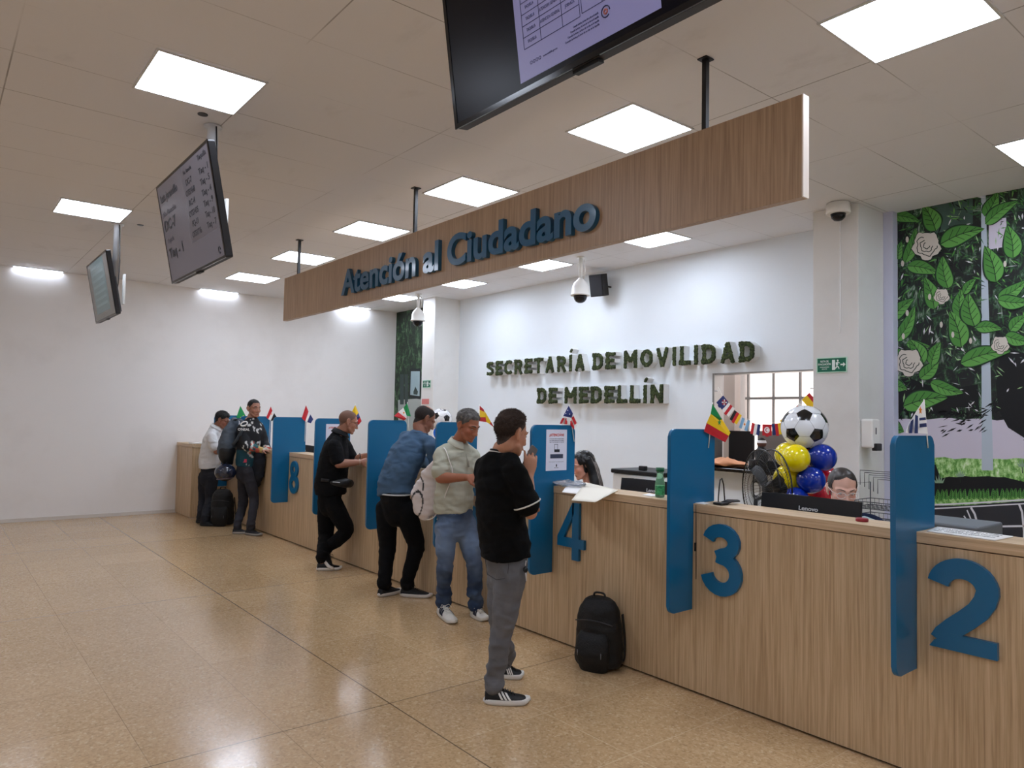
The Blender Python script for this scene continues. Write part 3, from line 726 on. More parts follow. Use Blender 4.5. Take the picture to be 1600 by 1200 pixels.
# ------------------------------------------------------------------ printed notices on the dividers
def notice(x0, x1, y, z0, z1, label, detail=True):
    fm = face_frame(x0, y-.0125, z0, 0, (0, -1, 0)); e = empty('notice', (x0, y-.014, z0), label, 'notice', 'printed notices on dividers')
    w_, h_ = x1-x0, z1-z0
    fx = fm @ Matrix.Diagonal((w_/.2, h_/.33, 1, 1))
    b = B(); prism(b, [(0, 0), (.2, 0), (.2, .33), (0, .33)], .0004, .0012, fx); mk('sheet', b, mat('notice_paper', '#d9dae8', .35), e)
    b = B(); word(b, '¡ATENCIÓN!', .03, .17, .275, .022, fx, 0, .03, .0013)
    if detail:
        for i, t in enumerate(('Los documentos deben ser entregados completos', 'en la taquilla asignada para su revisión,', 'según el turno que aparece en pantalla')): word(b, t, .03, .17, .252-.013*i, .006, fx, 1, 0, .0013)
        word(b, 'Gracias por su colaboración', .03, .17, .068, .005, fx, 1, 0, .0013)
        word(b, 'Alcaldía de Medellín', .08, .12, .02, .005, fx, 1, 0, .0013)
        prism(b, [(.096, .03), (.106, .03), (.106, .05), (.096, .05)], .0013, .0018, fx, 1)
    ringbox(b, .078, .112, .165, .212, .003, .0013, .0018, fx, 1)
    prism(b, [(.078, .148), (.13, .148), (.13, .17), (.078, .17)], .0013, .0019, fx, 1)
    prism(b, [(.04, .098), (.164, .098), (.164, .132), (.04, .132)], .0013, .0019, fx, 2)
    mk('print', b, [mat('notice_red', '#c8452f', .5), M_ink, mat('notice_slate', '#333c52', .5)], e)
notice(3.51, 3.715, PY[4], 1.22, 1.52, 'printed white attention notice on the divider beside the big 4')
notice(3.50, 3.70, PY[7], 1.18, 1.49, 'printed attention notice behind the shoulder of the man in black with waist bag', False)
notice(3.56, 3.76, PY[10], 1.08, 1.49, 'printed attention notice on the farthest divider before the man in white', False)

# ------------------------------------------------------------------ little national flags clipped to the dividers
def flag(k, polys, stick, label, dots=()):
    y = PY[k]-.02
    P0 = PL(polys[0][1][0][0], polys[0][1][0][1], 1, y)
    e = empty('desk_flag', P0, label, 'flag', 'little flags on the dividers')
    b = B(); mats = [M_red, M_grn, M_yel, M_sky, M_navy, M_fw, M_org, M_fb]
    idx = dict(r=0, g=1, y=2, s=3, n=4, w=5, o=6, k=7)
    cen = sum((Vector((p[0], p[1])) for c, pp in polys for p in pp), Vector((0, 0)))/sum(len(pp) for c, pp in polys)
    for c, pts in polys:
        pp = []
        for px, py in pts:
            wave = .014*math.sin((px-cen.x)*.35*PY[k]/4+1)
            pp.append(PL(px, py, 1, y+wave-.012))
        poly(b, pp, idx[c], thick=(0, -.0012, 0))
    for c, (px, py), r in dots:
        q = PL(px, py, 1, y-.026); rr = r/1131*(q-CAM).dot(cf)
        star = [(q+Vector((math.cos(a*PI/5+PI/2)*(rr if a % 2 == 0 else rr*.45), 0, math.sin(a*PI/5+PI/2)*(rr if a % 2 == 0 else rr*.45)))) for a in range(10)]
        poly(b, star, idx[c], thick=(0, -.0008, 0))
    mk('flag_cloth', b, mats, e)
    b = B(); tube(b, [PL(stick[0], stick[1], 1, y+.003), PL(stick[2], stick[3], 1, y+.003)], .003, 6); mk('stick', b, M_white, e)
flag(2, [('w', [(1443, 626), (1449.5, 678), (1415, 676), (1419, 664), (1432, 642)]), ], (1443.5, 624, 1450, 700), 'white and blue striped flag with a sun on the nearest divider',
     (('o', (1438, 641), 7),))
# blue stripes of that flag
_f = [o for o in D.objects if o.name.startswith('flag_cloth')][-1]; b = B(); b.from_mesh(_f.data)
mw = _f.parent.matrix_basis.inverted()
for pts in ([(1430, 648), (1434, 650), (1434, 677), (1429, 677)], [(1423, 658), (1427, 655), (1425, 677), (1420, 677)], [(1436.5, 653), (1446, 652), (1446.6, 656), (1436.5, 657)], [(1436.8, 662), (1447.2, 661), (1447.8, 667), (1437, 668)]):
    poly(b, [mw @ PL(px, py, 1, PY[2]-.049) for px, py in pts], 4, thick=(0, -.001, 0))
b.to_mesh(_f.data); b.free()
flag(3, [('g', [(1113, 631), (1128, 655), (1124, 657), (1110.5, 646.5)]), ('y', [(1110.5, 646.5), (1124, 657), (1128, 655), (1141, 676), (1138.5, 681), (1104, 661)]), ('r', [(1104, 661), (1138.5, 681), (1133, 691), (1100, 674)])], (1113.5, 629, 1107, 700), 'green, yellow and red flag with a green star on the divider beside the big 3', (('g', (1124, 660), 5),))
flag(4, [('n', [(888.5, 634), (895, 646), (893, 653), (880, 650)]), ('w', [(880, 650), (893, 653), (895, 646), (903, 662), (897, 671), (892, 664), (874.5, 662)]), ('r', [(876.5, 657), (879, 653), (882, 653.5), (878, 662), (874.5, 662)]), ('r', [(884, 653), (887, 653), (886, 663), (882, 663)]), ('r', [(893, 653), (896, 650), (901, 661), (898, 664)]), ('r', [(889, 654), (892, 655), (897, 667), (897, 671), (890, 663)])], (889, 632, 897, 690), 'red, white and blue striped flag with stars on the divider beside the big 4', (('w', (887, 641), 1.2), ('w', (884, 646), 1.2), ('w', (890, 647), 1.2)))
flag(5, [('r', [(749.5, 634), (755.6, 639.6), (757, 644), (749.5, 640)]), ('y', [(749.5, 640), (757, 644), (759, 652), (749.2, 652)]), ('r', [(749.2, 652), (759, 652), (760, 659.5), (748.6, 658)]), ('y', [(757, 642), (771, 666), (760, 659.5)]), ('r', [(767, 659), (772, 668), (765, 662.5)])], (749, 632, 743.5, 675), 'red and yellow flag between the man in the polo shirt and the man in black')
flag(6, [('g', [(636, 630), (642, 650.6), (635.5, 650), (630.3, 637)]), ('w', [(630.3, 637), (635.5, 650), (635.3, 654), (622, 644)]), ('r', [(622, 644), (635.3, 654), (631, 657), (615.7, 650)])], (636.5, 628, 640, 690), 'green, white and red flag beside the head of the leaning man', (('o', (631, 645), 2.2),))
flag(7, [('y', [(555, 633), (560, 645), (556, 651), (550, 643)]), ('n', [(560, 645), (562.5, 652), (559, 657), (556, 651)]), ('r', [(562.5, 652), (565, 658), (560, 664), (557, 661), (559, 656)])], (555.5, 631, 541.5, 672), 'yellow, blue and red flag in front of the face of the man with waist bag')
flag(8, [('r', [(478, 633.3), (482, 643), (477, 658.5), (471.5, 653.3)]), ('w', [(482, 643), (484.5, 648), (480, 659.5), (477, 658.5)]), ('n', [(484.5, 647), (489.5, 655), (485.5, 661.5), (480, 659.5)])], (478.5, 631, 476, 690), 'red, white and blue flag on the divider beside the 8')
flag(9, [('r', [(423, 635), (425.5, 642), (419, 655), (416, 652)]), ('w', [(425.5, 642), (428, 646), (423, 657), (419, 655)]), ('k', [(428, 645), (432.5, 652), (425, 658), (423, 657)])], (423.5, 633, 420, 690), 'red, white and black flag to the right of the man in the motocross jersey', (('o', (424.5, 647), 1.4),))
flag(10, [('g', [(375.5, 634), (384, 650), (381, 654), (369, 653)]), ('y', [(377, 648), (382, 650), (381, 654), (375, 653)])], (376, 632, 378, 670), 'green and yellow flag above the farthest divider between the two far men')

# ------------------------------------------------------------------ things on and behind the counter
def all_in_one(y0, x, label, name_text=True):
    e = empty('desktop_computer', (x+.1, y0-.3, .75), label, 'computer', 'computer screens seen from behind')
    fm = face_frame(x, y0-.3025, .83, -.12)
    b = B(); prism(b, [(-.3, 0), (.3, 0), (.3, .355), (.0, .355), (-.01, .359), (-.17+.0, .359), (-.18, .355), (-.3, .355)], -.02, 0, fm, bevel=.004); mk('rear_shell', b, mat('aio_black', '#17171a', .42), e)
    b = B(); prism(b, [(-.29, .01), (.29, .01), (.29, .35), (-.29, .35)], -.023, -.02, fm); mk('display', b, mat('aio_screen', '#9fb4cc', .3, emit=.8), e)
    b = B(); word(b, 'Lenovo', -.055, .06, .275, .024, fm, 0, .017, .0002, .0015); mk('lettering', b, mat('logo_silver', '#d8dadc', .4), e)
    b = B(); tube(b, [fm @ Vector((0, .12, -.021)), (x+.09, y0-.3025, .85), (x+.09, y0-.3025, .752)], [(.03, .012)]*3, 8); mk('stand', b, M_dgrey, e)
    mk('stand_foot', mbox(x+.03, x+.2, y0-.42, y0-.18, .7505, .758, bevel=.002), M_dgrey, e)
all_in_one(2.466, 3.90, 'black all-in-one computer seen from behind in front of the woman with glasses')
all_in_one(3.60, 3.90, 'black all-in-one computer seen from behind beside the green bottle')
all_in_one(9.6, 3.92, 'distant black computer top just visible above the counter at the 8')
def top(x, y): return Vector((x, y, 1.11))
# loose paper sheets
def sheet(name, quad, z, label, cat='paper', m=M_paper, text=None, t=.0012, curl=0, thickness=.001):
    b = B(); n = 8; g = []
    q = [Vector(p) for p in quad]
    for i in range(n+1):
        row = []
        for j in range(n+1):
            u, v = i/n, j/n
            p = (q[0]*(1-u)+q[1]*u)*(1-v)+(q[3]*(1-u)+q[2]*u)*v
            row.append((p.x, p.y, z+curl*abs(math.sin(u*PI*.9))*v*v))
        g.append(row)
    A = [[b.verts.new(p) for p in r_] for r_ in g]; C_ = [[b.verts.new((p[0], p[1], p[2]+thickness)) for p in r_] for r_ in g]
    for i in range(n):
        for j in range(n):
            b.faces.new((A[i][j], A[i][j+1], A[i+1][j+1], A[i+1][j])); b.faces.new((C_[i][j], C_[i+1][j], C_[i+1][j+1], C_[i][j+1]))
    for i in range(n):
        b.faces.new((A[i][0], A[i+1][0], C_[i+1][0], C_[i][0])); b.faces.new((A[i+1][n], A[i][n], C_[i][n], C_[i+1][n]))
        b.faces.new((A[0][i+1], A[0][i], C_[0][i], C_[0][i+1])); b.faces.new((A[n][i], A[n][i+1], C_[n][i+1], C_[n][i]))
    bmesh.ops.recalc_face_normals(b, faces=b.faces)
    return tag(mk(name, b, m, smooth=True), label, cat)
def pt(px, py, z=1.112): v = PL(px, py, 2, z); return (v.x, v.y, z)
sheet('paper_sheet', [pt(893, 782, 1.116), pt(930, 785, 1.116), pt(966, 766, 1.116), pt(915, 754, 1.116)], 1.1155, 'cream sheet of paper overhanging the counter edge above the 4', m=mat('cream_paper', '#ece6d6', .7), thickness=.003)
sheet('paper_sheet', [pt(878, 769, 1.113), pt(905, 772, 1.113), pt(935, 761, 1.113), pt(890, 753, 1.113)], 1.1112, 'white sheets of paper under a clear plastic sleeve on the counter above the 4', thickness=.003)
b = B(); v = PL(893, 758, 2, 1.13)
ell(b, (v.x+.03, v.y+.06, 1.138), (.1, .14, .018)); disp(b, .015, 25)
tag(mk('plastic_bag', b, mat('clear_plastic', '#e8e8ec', .15, trans=.85, ior=1.3), smooth=True), 'crumpled clear plastic bag on papers at the end of the counter above the 4', 'plastic bag')
sheet('paper_sheet', [pt(1003, 773), pt(1018, 776), pt(1032, 774), pt(1015, 771)], 1.1115, 'small white slip of paper on the counter beside the green bottle')
o = sheet('instruction_card', [(3.62, 1.41, 0), (3.60, 1.13, 0), (3.80, 1.12, 0), (3.82, 1.44, 0)], 1.1115, 'white printed card lying on the counter above the big 2', 'card', thickness=.004)
fx = Matrix.Translation((3.64, 1.40, 1.1158)) @ Matrix.Rotation(-PI/2, 4, 'Z')
for i, t in enumerate(('SIMIT   CONSULTA DE COMPARENDOS', 'TRAMITES Y SERVICIOS', 'MOVILIDAD EN LINEA')):
    b = B(); word(b, t, 0, .25, .02+.05*i, .018, fx, 0, .01, 0, .0004)
    KEEP0.add('card_print'); c = mk('card_print', b, M_ink); c.parent = o; c.location = -o.location
sheet('paper_sheet', [pt(1086, 786), pt(1100, 788), pt(1110, 786), pt(1096, 784)], 1.1115, 'small white slip beside the divider at the big 3')
sheet('paper_sheet', [(3.15, 11.53, 0), (3.15, 11.75, 0), (3.45, 11.75, 0), (3.45, 11.53, 0)], 1.1115, 'grey-white folder lying on the far end of the counter by the white wall', thickness=.02)
# green bottle
bp = PL(1031, 777, 2, 1.111); e = empty('bottle', (bp.x, bp.y, 1.111), 'green translucent plastic bottle with dark green lid on the counter', 'bottle')
b = B(); lathe(b, [(.026, 1.111), (.03, 1.118), (.03, 1.2), (.027, 1.215), (.02, 1.25), (.021, 1.275)], (bp.x, bp.y, 0), 24); mk('bottle_body', b, mat('green_plastic', '#b9f0c8', .12, trans=.75, ior=1.15), e)
b = B(); lathe(b, [(.024, 1.274), (.026, 1.278), (.027, 1.3)], (bp.x, bp.y, 0), 24); mk('lid', b, mat('green_lid', '#0e5c33', .35), e)
b = B(); lathe(b, [(.0305, 1.128), (.0308, 1.130), (.0308, 1.185), (.0305, 1.187)], (bp.x, bp.y, 0), 24); mk('printed_band', b, mat('green_band', '#3f9a60', .4, var=.6, vscale=70), e)
# red stamp pad, black card reader, phone
v = PL(1344, 815, 2, 1.111)
b = B(); lathe(b, [(.028, 1.111), (.03, 1.114), (.03, 1.124), (.026, 1.128)], (v.x+.02, v.y, 0), 24); tag(mk('stamp_pad', b, mat('stamp_red', '#8d1523', .35)), 'small round red pad on the counter in front of the woman with glasses', 'stamp pad')
e = empty('card_reader', (3.7, 2.57, 1.111), 'black card reader with cable on the counter beside the divider at the 3', 'card reader')
v = PL(1122, 789, 2, 1.111)
b = B(); box(b, v.x-.01, v.x+.05, v.y-.035, v.y+.03, 1.1111, 1.125, bevel=.004); mk('base', b, M_blk, e)
v2 = PL(1135, 782, 2, 1.115); b = B(); tube(b, [(v.x+.05, v.y, 1.118), (v.x+.10, v.y-.01, 1.13), (v.x+.15, v.y-.03, 1.13)], [(.012, .02), (.01, .035), (.008, .03)], 10, ref=(0, 0, 1)); mk('cradle', b, M_dgrey, e)
b = B(); tube(b, [(v.x+.03, v.y+.02, 1.12), (v.x+.045, v.y+.03, 1.15), (v.x+.06, v.y+.035, 1.21), (v.x+.075, v.y+.04, 1.25), (v.x+.1, v.y+.045, 1.26), (v.x+.14, v.y+.06, 1.22), (v.x+.19, v.y+.08, 1.05), (v.x+.22, v.y+.09, .76)], .004, 6); mk('cable', b, M_blk, e)
b = B(); tube(b, [PL(1087.5, y_, 0, CX-.004) for y_ in (789, 820, 850, 880, 905)], .0022, 5); box(b, CX-.012, CX-.001, PL(1087.5, 862, 0, CX).y-.004, PL(1087.5, 862, 0, CX).y+.004, .83, .88)
tag(mk('hanging_cable', b, M_blk), 'thin black cable hanging down the counter front beside the big 3', 'cable')
# wire desk organiser near the woman with glasses
wx, wy, wz = 5.02, 2.32, .751
tag(mk('side_desk', mbox(4.98, 5.5, 1.75, 2.5, 0, .75, bevel=.01), mat('desk_grey', '#b9b9b8', .5)), 'pale grey side desk behind the woman with glasses carrying the wire organiser', 'desk')
e = empty('wire_organiser', (wx, wy, wz), 'dark wire desk file organiser with stacked trays behind the counter', 'file organiser')
for zz in (.93, 1.03):
    b = B(); x0, x1, y0, y1 = wx-.02, wx+.28, wy-.24, wy+.12
    tube(b, [(x0, y0, zz), (x0, y1, zz), (x1, y1, zz), (x1, y0, zz), (x0, y0, zz)], .0028, 6)
    tube(b, [(x0, y0, zz+.045), (x0, y1, zz+.045), (x1, y1, zz+.045), (x1, y0, zz+.045), (x0, y0, zz+.045)], .0028, 6)
    for i in range(13): yy = y0+(y1-y0)*i/12; tube(b, [(x0, yy, zz+.045), (x0, yy, zz), (x1, yy, zz), (x1, yy, zz+.045)], .0015, 4)
    for i in range(6): xx = x0+(x1-x0)*i/5; tube(b, [(xx, y0, zz+.045), (xx, y0, zz), (xx, y1, zz), (xx, y1, zz+.045)], .0015, 4)
    mk('tray', b, mat('wire_grey', '#4c4e52', .4, metal=.6), e)
for yy in (wy-.24, wy+.12):
    b = B(); tube(b, [(wx-.02, yy, wz), (wx-.02, yy, 1.19), (wx+.28, yy, 1.19), (wx+.28, yy, wz)], .004, 6); mk('side_frame', b, _m['wire_grey'], e)
for i in range(5):
    b = B(); xx = wx+.02+i*.035; hh = 1.285-.016*i; tube(b, [(xx, wy+.07-.014*i, 1.185-.016*i), (xx, wy+.07-.014*i, hh), (xx, wy-.22, hh), (xx, wy-.22, 1.185-.016*i)], .0025, 6); mk('file_divider', b, _m['wire_grey'], e)
# low grey counter box behind the card
tag(mk('desk_printer', mbox(4.02, 4.36, 1.33, 1.66, .7505, 1.11, bevel=.01), mat('grey_box', '#6d7277', .45)), 'low grey office printer behind the counter at right beside the mural', 'printer')
# printer with a black lid behind the second computer
e = empty('office_printer', (4.5, 3.6, .75), 'white office printer with black lid behind the second computer', 'printer')
a0 = W(957, 740, 5.35); PX, PYY = 4.25, PL(957, 740, 0, 4.25).y
mk('body', mbox(PX, PX+.38, PYY-.5, PYY, .7505, 1.18, bevel=.012), M_white, e)
mk('lid', mbox(PX-.012, PX+.39, PYY-.51, PYY+.01, 1.181, 1.215, bevel=.008), M_blk, e)
mk('control_panel', mbox(PX+.03, PX+.07, PYY-.3, PYY-.24, 1.2155, 1.25, bevel=.006), M_blk, e)
# grey office chair arm by the seated clerk
# fan
e = empty('pedestal_fan', (4.95, 3.03, 0), 'black pedestal fan with wire guard standing behind the counter', 'fan')
fc = W(1197, 764, 5.5); FT = Matrix.Translation(fc) @ Matrix.Rotation(math.radians(-121), 4, 'Z') @ Matrix.Rotation(PI/2, 4, 'X')
M_guard = mat('fan_black', '#101012', .35)
for zz, rr in ((-.045, .30), (.045, .30)):
    b = B()
    for r_, q in ((1, 0), (.75, .018), (.5, .03), (.25, .04)):
        tube(b, [FT @ Vector((rr*r_*math.cos(t*PI/20), rr*r_*math.sin(t*PI/20), zz+(q if zz > 0 else -q))) for t in range(41)], .0022 if r_ < 1 else .006, 5)
    for t in range(66):
        a = t*PI/33; tube(b, [FT @ Vector((.05*math.cos(a), .05*math.sin(a), zz*1.8)), FT @ Vector((.2*math.cos(a+.15), .2*math.sin(a+.15), zz*1.6)), FT @ Vector((.3*math.cos(a+.2), .3*math.sin(a+.2), zz))], .0014, 4)
    mk('wire_guard', b, M_guard, e)
for k in range(3):
    b = B(); pts = []
    for i in range(9): r_ = .04+.22*i/8; a = k*2*PI/3+.9*(i/8)*.5; pts.append((a, r_))
    V = []
    for a, r_ in pts:
        wdt = .07+.05*math.sin((r_-.04)/.22*PI); V.append([b.verts.new(FT @ Vector((r_*math.cos(a+s*wdt/r_*.35), r_*math.sin(a+s*wdt/r_*.35), s*.018+o_))) for s in (-1, 1) for o_ in (0, .002)])
    for i in range(8):
        p, q = V[i], V[i+1]
        for a_, c_ in ((0, 2), (2, 3), (3, 1), (1, 0)): b.faces.new((p[a_], p[c_], q[c_], q[a_]))
    mk('blade', b, mat('fan_blade', '#1d1e20', .3), e)
b = B(); lathe(b, [(.03, -.16), (.055, -.14), (.06, -.03), (.03, .02)], mtx=FT); mk('motor_housing', b, M_guard, e)
b = B(); tube(b, [FT @ Vector((0, 0, -.1)), (fc.x+.05, fc.y+.12, fc.z-.1), (fc.x+.05, fc.y+.12, .03)], .016, 10); mk('stand_pole', b, M_guard, e)
b = B(); lathe(b, [(.2, .001), (.2, .018), (.05, .04)], (fc.x+.05, fc.y+.12, 0)); mk('base', b, M_guard, e)

# ------------------------------------------------------------------ balloons
bc = W(1257, 668, 5.9); BR = 35/1131*5.9*1.0
def ball_turn(c, lift=.62):
    # turns the pattern so that a black panel faces the hall, high on the ball, with two more low at the sides
    phi = (1+5**.5)/2; k = Vector((0, 1, phi)).normalized(); n1 = Vector((1, phi, 0)).normalized(); n2 = Vector((-1, phi, 0)).normalized()
    t = (n1+n2); t = (t-k*t.dot(k)).normalized(); A = Matrix((k, t, k.cross(t))).transposed()
    f = (CAM-c); f.z = 0; f.normalize(); K = f*math.cos(lift)+Vector((0, 0, 1))*math.sin(lift); T = -Vector((0, 0, 1)); T = (T-K*T.dot(K)).normalized()
    return Matrix((K, T, K.cross(T))).transposed() @ A.transposed()
def soccer_ball(c, r, name, label, R=Matrix.Identity(3)):
    e = empty(name, c, label, 'balloon')
    phi = (1+5**.5)/2; ico = []
    for a in (-1, 1):
        for bb_ in (-phi, phi): ico += [Vector((0, a, bb_)), Vector((a, bb_, 0)), Vector((bb_, 0, a))]
    ico = [R @ v.normalized() for v in ico]
    b = B(); ell(b, c, (r, r, r*.98), u=64, v=40); mk('foil_skin', b, mat('ball_white', '#e7e9ec', .2, coat=.5), e)
    for k in ico:
        nb = [v for v in ico if v is not k and v.dot(k) > .4]; x_ = k.orthogonal().normalized(); y_ = k.cross(x_)
        nb.sort(key=lambda v: math.atan2(v.dot(y_), v.dot(x_))); cor = [(k*2/3+v/3) for v in nb]; kc = sum(cor, Vector())/5
        b = B(); prev = None; pk = lambda q: c+Vector((q.x, q.y, q.z*.98)).normalized()*r*1.004 if 0 else c+Vector((q.normalized().x, q.normalized().y, q.normalized().z*.98))*r*1.004
        cv = b.verts.new(pk(kc))
        for ring in range(1, 6):
            cur = []
            for i in range(5):
                for j in range(ring): q = cor[i]*(1-j/ring)+cor[(i+1) % 5]*(j/ring); cur.append(b.verts.new(pk(kc+(q-kc)*(ring/5))))
            n_ = len(cur)
            if prev is None:
                for i in range(n_): b.faces.new((cv, cur[i], cur[(i+1) % n_]))
            else:
                m_ = len(prev); i = j = 0
                while i < n_ or j < m_:
                    if i < n_ and (j >= m_ or (i+1)/n_ <= (j+1)/m_+1e-6): b.faces.new((prev[j % m_], cur[i % n_], cur[(i+1) % n_])); i += 1
                    else: b.faces.new((prev[j % m_], cur[i % n_], prev[(j+1) % m_])); j += 1
            prev = cur
        mk('black_panel', b, mat('ball_black', '#0c0c0e', .2, coat=.5), e, smooth=True)
    b = B()
    tri = [(a_, b_, c_) for i, a_ in enumerate(ico) for j, b_ in enumerate(ico) if j > i and a_.dot(b_) > .4 for k, c_ in enumerate(ico) if k > j and c_.dot(a_) > .4 and c_.dot(b_) > .4]
    cs = [((a_+b_+c_).normalized(), {id(a_), id(b_), id(c_)}) for a_, b_, c_ in tri]
    for i in range(len(ico)):
        for j in range(i):
            if ico[i].dot(ico[j]) > .4:
                mid = (ico[i]+ico[j]).normalized(); ends = [q for q, s_ in cs if id(ico[i]) in s_ and id(ico[j]) in s_]
                if len(ends) == 2:
                    ax = (ico[i]-ico[j]).normalized()
                    n1, n2 = ico[i], ico[j]
                    p1 = (n1*.72+n2*.28).normalized(); p2 = (n1*.28+n2*.72).normalized()
                    tube(b, [c+p*r*1.001 for p in (n1*(1-t)+n2*t for t in (.333, .4, .5, .6, .667)) for p in [p.normalized()]], r*.006, 5)
    mk('seam_lines', b, mat('seam', '#55575a', .4), e)
    return e
soccer_ball(bc, BR, 'football_balloon', 'large black and white football balloon on top of the balloon column', ball_turn(bc))
M_by = mat('balloon_yellow', '#f3dc00', .16, coat=.5); M_bb = mat('balloon_blue', '#0a2f9c', .16, coat=.5); M_br = mat('balloon_red', '#c4102c', .16, coat=.5)
def balloon(px, py, d, rpx, m, label, tail=(0, 0, -1)):
    c = W(px, py, d); r = rpx/1131*d; e = empty('balloon', c-Vector((0, 0, r)), label, 'balloon', 'balloons of the column')
    t = Vector(tail).normalized(); q = t.to_track_quat('-Z', 'Y').to_matrix()
    b = B(); lathe(b, [(r*math.sin(a)*(1 if a < PI/2 else 1), -r*math.cos(a)*(1.12 if a < PI/2 else 1)) for a in [.02+i*(PI-.04)/22 for i in range(23)]], seg=32, mtx=Matrix.Translation(c) @ q.to_4x4())
    mk('balloon_skin', b, m, e, smooth=True)
    b = B(); lathe(b, [(.004, -r*1.1), (.012, -r*1.16), (.002, -r*1.12)], seg=10, mtx=Matrix.Translation(c) @ q.to_4x4()); mk('knot', b, m, e)
balloon(1243, 716, 5.72, 22, M_by, 'front upper yellow balloon under the football balloon', (1, .3, 0))
balloon(1231, 711, 5.95, 20, M_by, 'upper yellow balloon half hidden at the left edge of the column', (1, 0, 0))
balloon(1285, 715, 5.8, 21.5, M_bb, 'upper blue balloon at the right of the column', (0, .8, 0))
balloon(1229, 747, 5.85, 20, M_by, 'lower yellow balloon at the left of the column', (1, 0, 0))
balloon(1238, 752, 5.98, 20, M_by, 'yellow balloon tucked behind the lower left one', (1, 0, 0))
balloon(1268, 750, 5.72, 21, M_bb, 'lower front blue balloon above the computer', (0, .8, 0))
balloon(1224, 776, 5.9, 20, M_by, 'yellow balloon mostly hidden behind the computer top', (1, 0, 0))
balloon(1244, 781, 5.75, 20, M_bb, 'blue balloon mostly hidden behind the computer top', (0, 1, 0))
balloon(1263, 714, 6.05, 20, M_br, 'red balloon deep in the upper tier of the column', (0, 1, 0))
balloon(1289, 748, 6.0, 21, M_br, 'red balloon behind the head of the woman with glasses', (0, 1, 0))
balloon(1282, 770, 5.95, 20, M_br, 'lower red balloon beside the ear of the woman with glasses', (0, 1, 0))
fl = W(1256, 740, 6.0)
e = empty('balloon_stand', (fl.x, fl.y, 0), 'white balloon column pole standing on the floor behind the counter', 'stand')
b = B(); tube(b, [(fl.x, fl.y, .02), (fl.x, fl.y, 1.4)], .012, 8); mk('pole', b, M_white, e)
b = B(); lathe(b, [(.16, .001), (.15, .03), (.02, .04)], (fl.x, fl.y, 0)); mk('base', b, M_white, e)
for k in range(10):   # lower tiers hidden from the camera by the counter
    a = k*2.4; c = Vector((fl.x+.12*math.cos(a), fl.y+.12*math.sin(a), 1.0-.2*(k//4)))
    if k < 0: balloon(0, 0, 0, 0, M_by, '')
# small ball balloon far behind the leaning man
c2 = W(689, 655, 8.6); soccer_ball(c2, .13, 'football_balloon', 'second small football balloon behind the head of the leaning man', Matrix.Rotation(.9, 3, 'X'))
balloon(687, 676, 8.6, 10, mat('balloon_bright_blue', '#1668e0', .2), 'bright blue balloon under the small far football balloon')
e = empty('balloon_stand', (c2.x, c2.y, 0), 'far balloon pole behind the counter beside the leaning man', 'stand'); b = B(); tube(b, [(c2.x, c2.y, .002), (c2.x, c2.y, c2.z-.13)], .01, 8); mk('pole', b, M_white, e)
b = B(); lathe(b, [(.16, .001), (.15, .03), (.02, .04)], (c2.x, c2.y, 0)); mk('base', b, M_white, e)

# ------------------------------------------------------------------ bunting across the pass-through
e = empty('flag_bunting', (XW-.03, 4.3, 1.7), 'string of small national flags hung across the pass-through opening', 'bunting')
XB = XW-.035
cl = [(1122, 612), (1129, 626), (1138, 637), (1149, 650), (1163.6, 660), (1180.7, 666), (1198.5, 669), (1214, 667), (1232, 655), (1250, 636), (1264.6, 617), (1268, 612)]
b = B(); tube(b, [PL(x, y-7, 0, XB) for x, y in cl], .002, 5); mk('string', b, M_white, e)
fl_ = [((1129, 629), 48, ['n', 'n', 'n']), ((1138.5, 640), 40, ['w', 'r', 'w']), ((1149.5, 652), 32, ['k', 'r', 'y']), ((1163.5, 663), 20, ['s', 'w', 's']), ((1180.5, 670.5), 10, ['r', 'w', 'n']), ((1198.5, 672), 0, ['r', 'r', 'r']), ((1214, 670.5), -8, ['n', 'r', 'y']), ((1229, 661), -30, ['y', 'y', 'r']), ((1250, 642), -42, ['w', 'r', 'w']), ((1264.5, 626), -42, ['y', 'y', 'r'])]
MM = [M_red, M_grn, M_yel, M_sky, M_navy, M_fw, M_org, M_fb]; II = dict(r=0, g=1, y=2, s=3, n=4, w=5, o=6, k=7)
for (cx_, cy_), ang, cols in fl_:
    c = PL(cx_, cy_, 0, XB); fm = Matrix.Translation(c) @ face_frame(0, 0, 0) @ Matrix.Rotation(-math.radians(ang), 4, 'Z'); b = B(); hw, hh = .055, .06
    for i, q in enumerate(cols):
        x0 = -hw+2*hw*i/3; x1 = x0+2*hw/3
        prism(b, [(x0, -hh-(.012 if i == 1 else 0)), (x1, -hh-(.012 if i == 1 else 0)), (x1, hh), (x0, hh)], 0, .002, fm, II[q])
    if cols == ['n', 'n', 'n']:
        for aa in (0, 90, 45, -45): prism(b, [(-.035, -.006), (.035, -.006), (.035, .006), (-.035, .006)], .0021, .003, fm @ Matrix.Translation((.015, .02, 0)) @ Matrix.Rotation(math.radians(aa), 4, 'Z'), II['r' if aa in (0, 90) else 'w'])
    if cols == ['r', 'r', 'r']:
        prism(b, [(.033*math.cos(t*.4), .033*math.sin(t*.4)) for t in range(16)], .0021, .0026, fm, II['w']); prism(b, [(.022*math.cos(t*.4)+.004, .022*math.sin(t*.4)) for t in range(16)], .0027, .003, fm, II['r']); prism(b, [(.017*math.cos(t*.4)+.009, .017*math.sin(t*.4)) for t in range(16)], .0031, .0034, fm, II['w'])
    if cols == ['s', 'w', 's']: prism(b, [(.012*math.cos(t*.4), .012*math.sin(t*.4)) for t in range(16)], .0021, .0026, fm, II['o'])
    mk('pennant', b, MM, e)
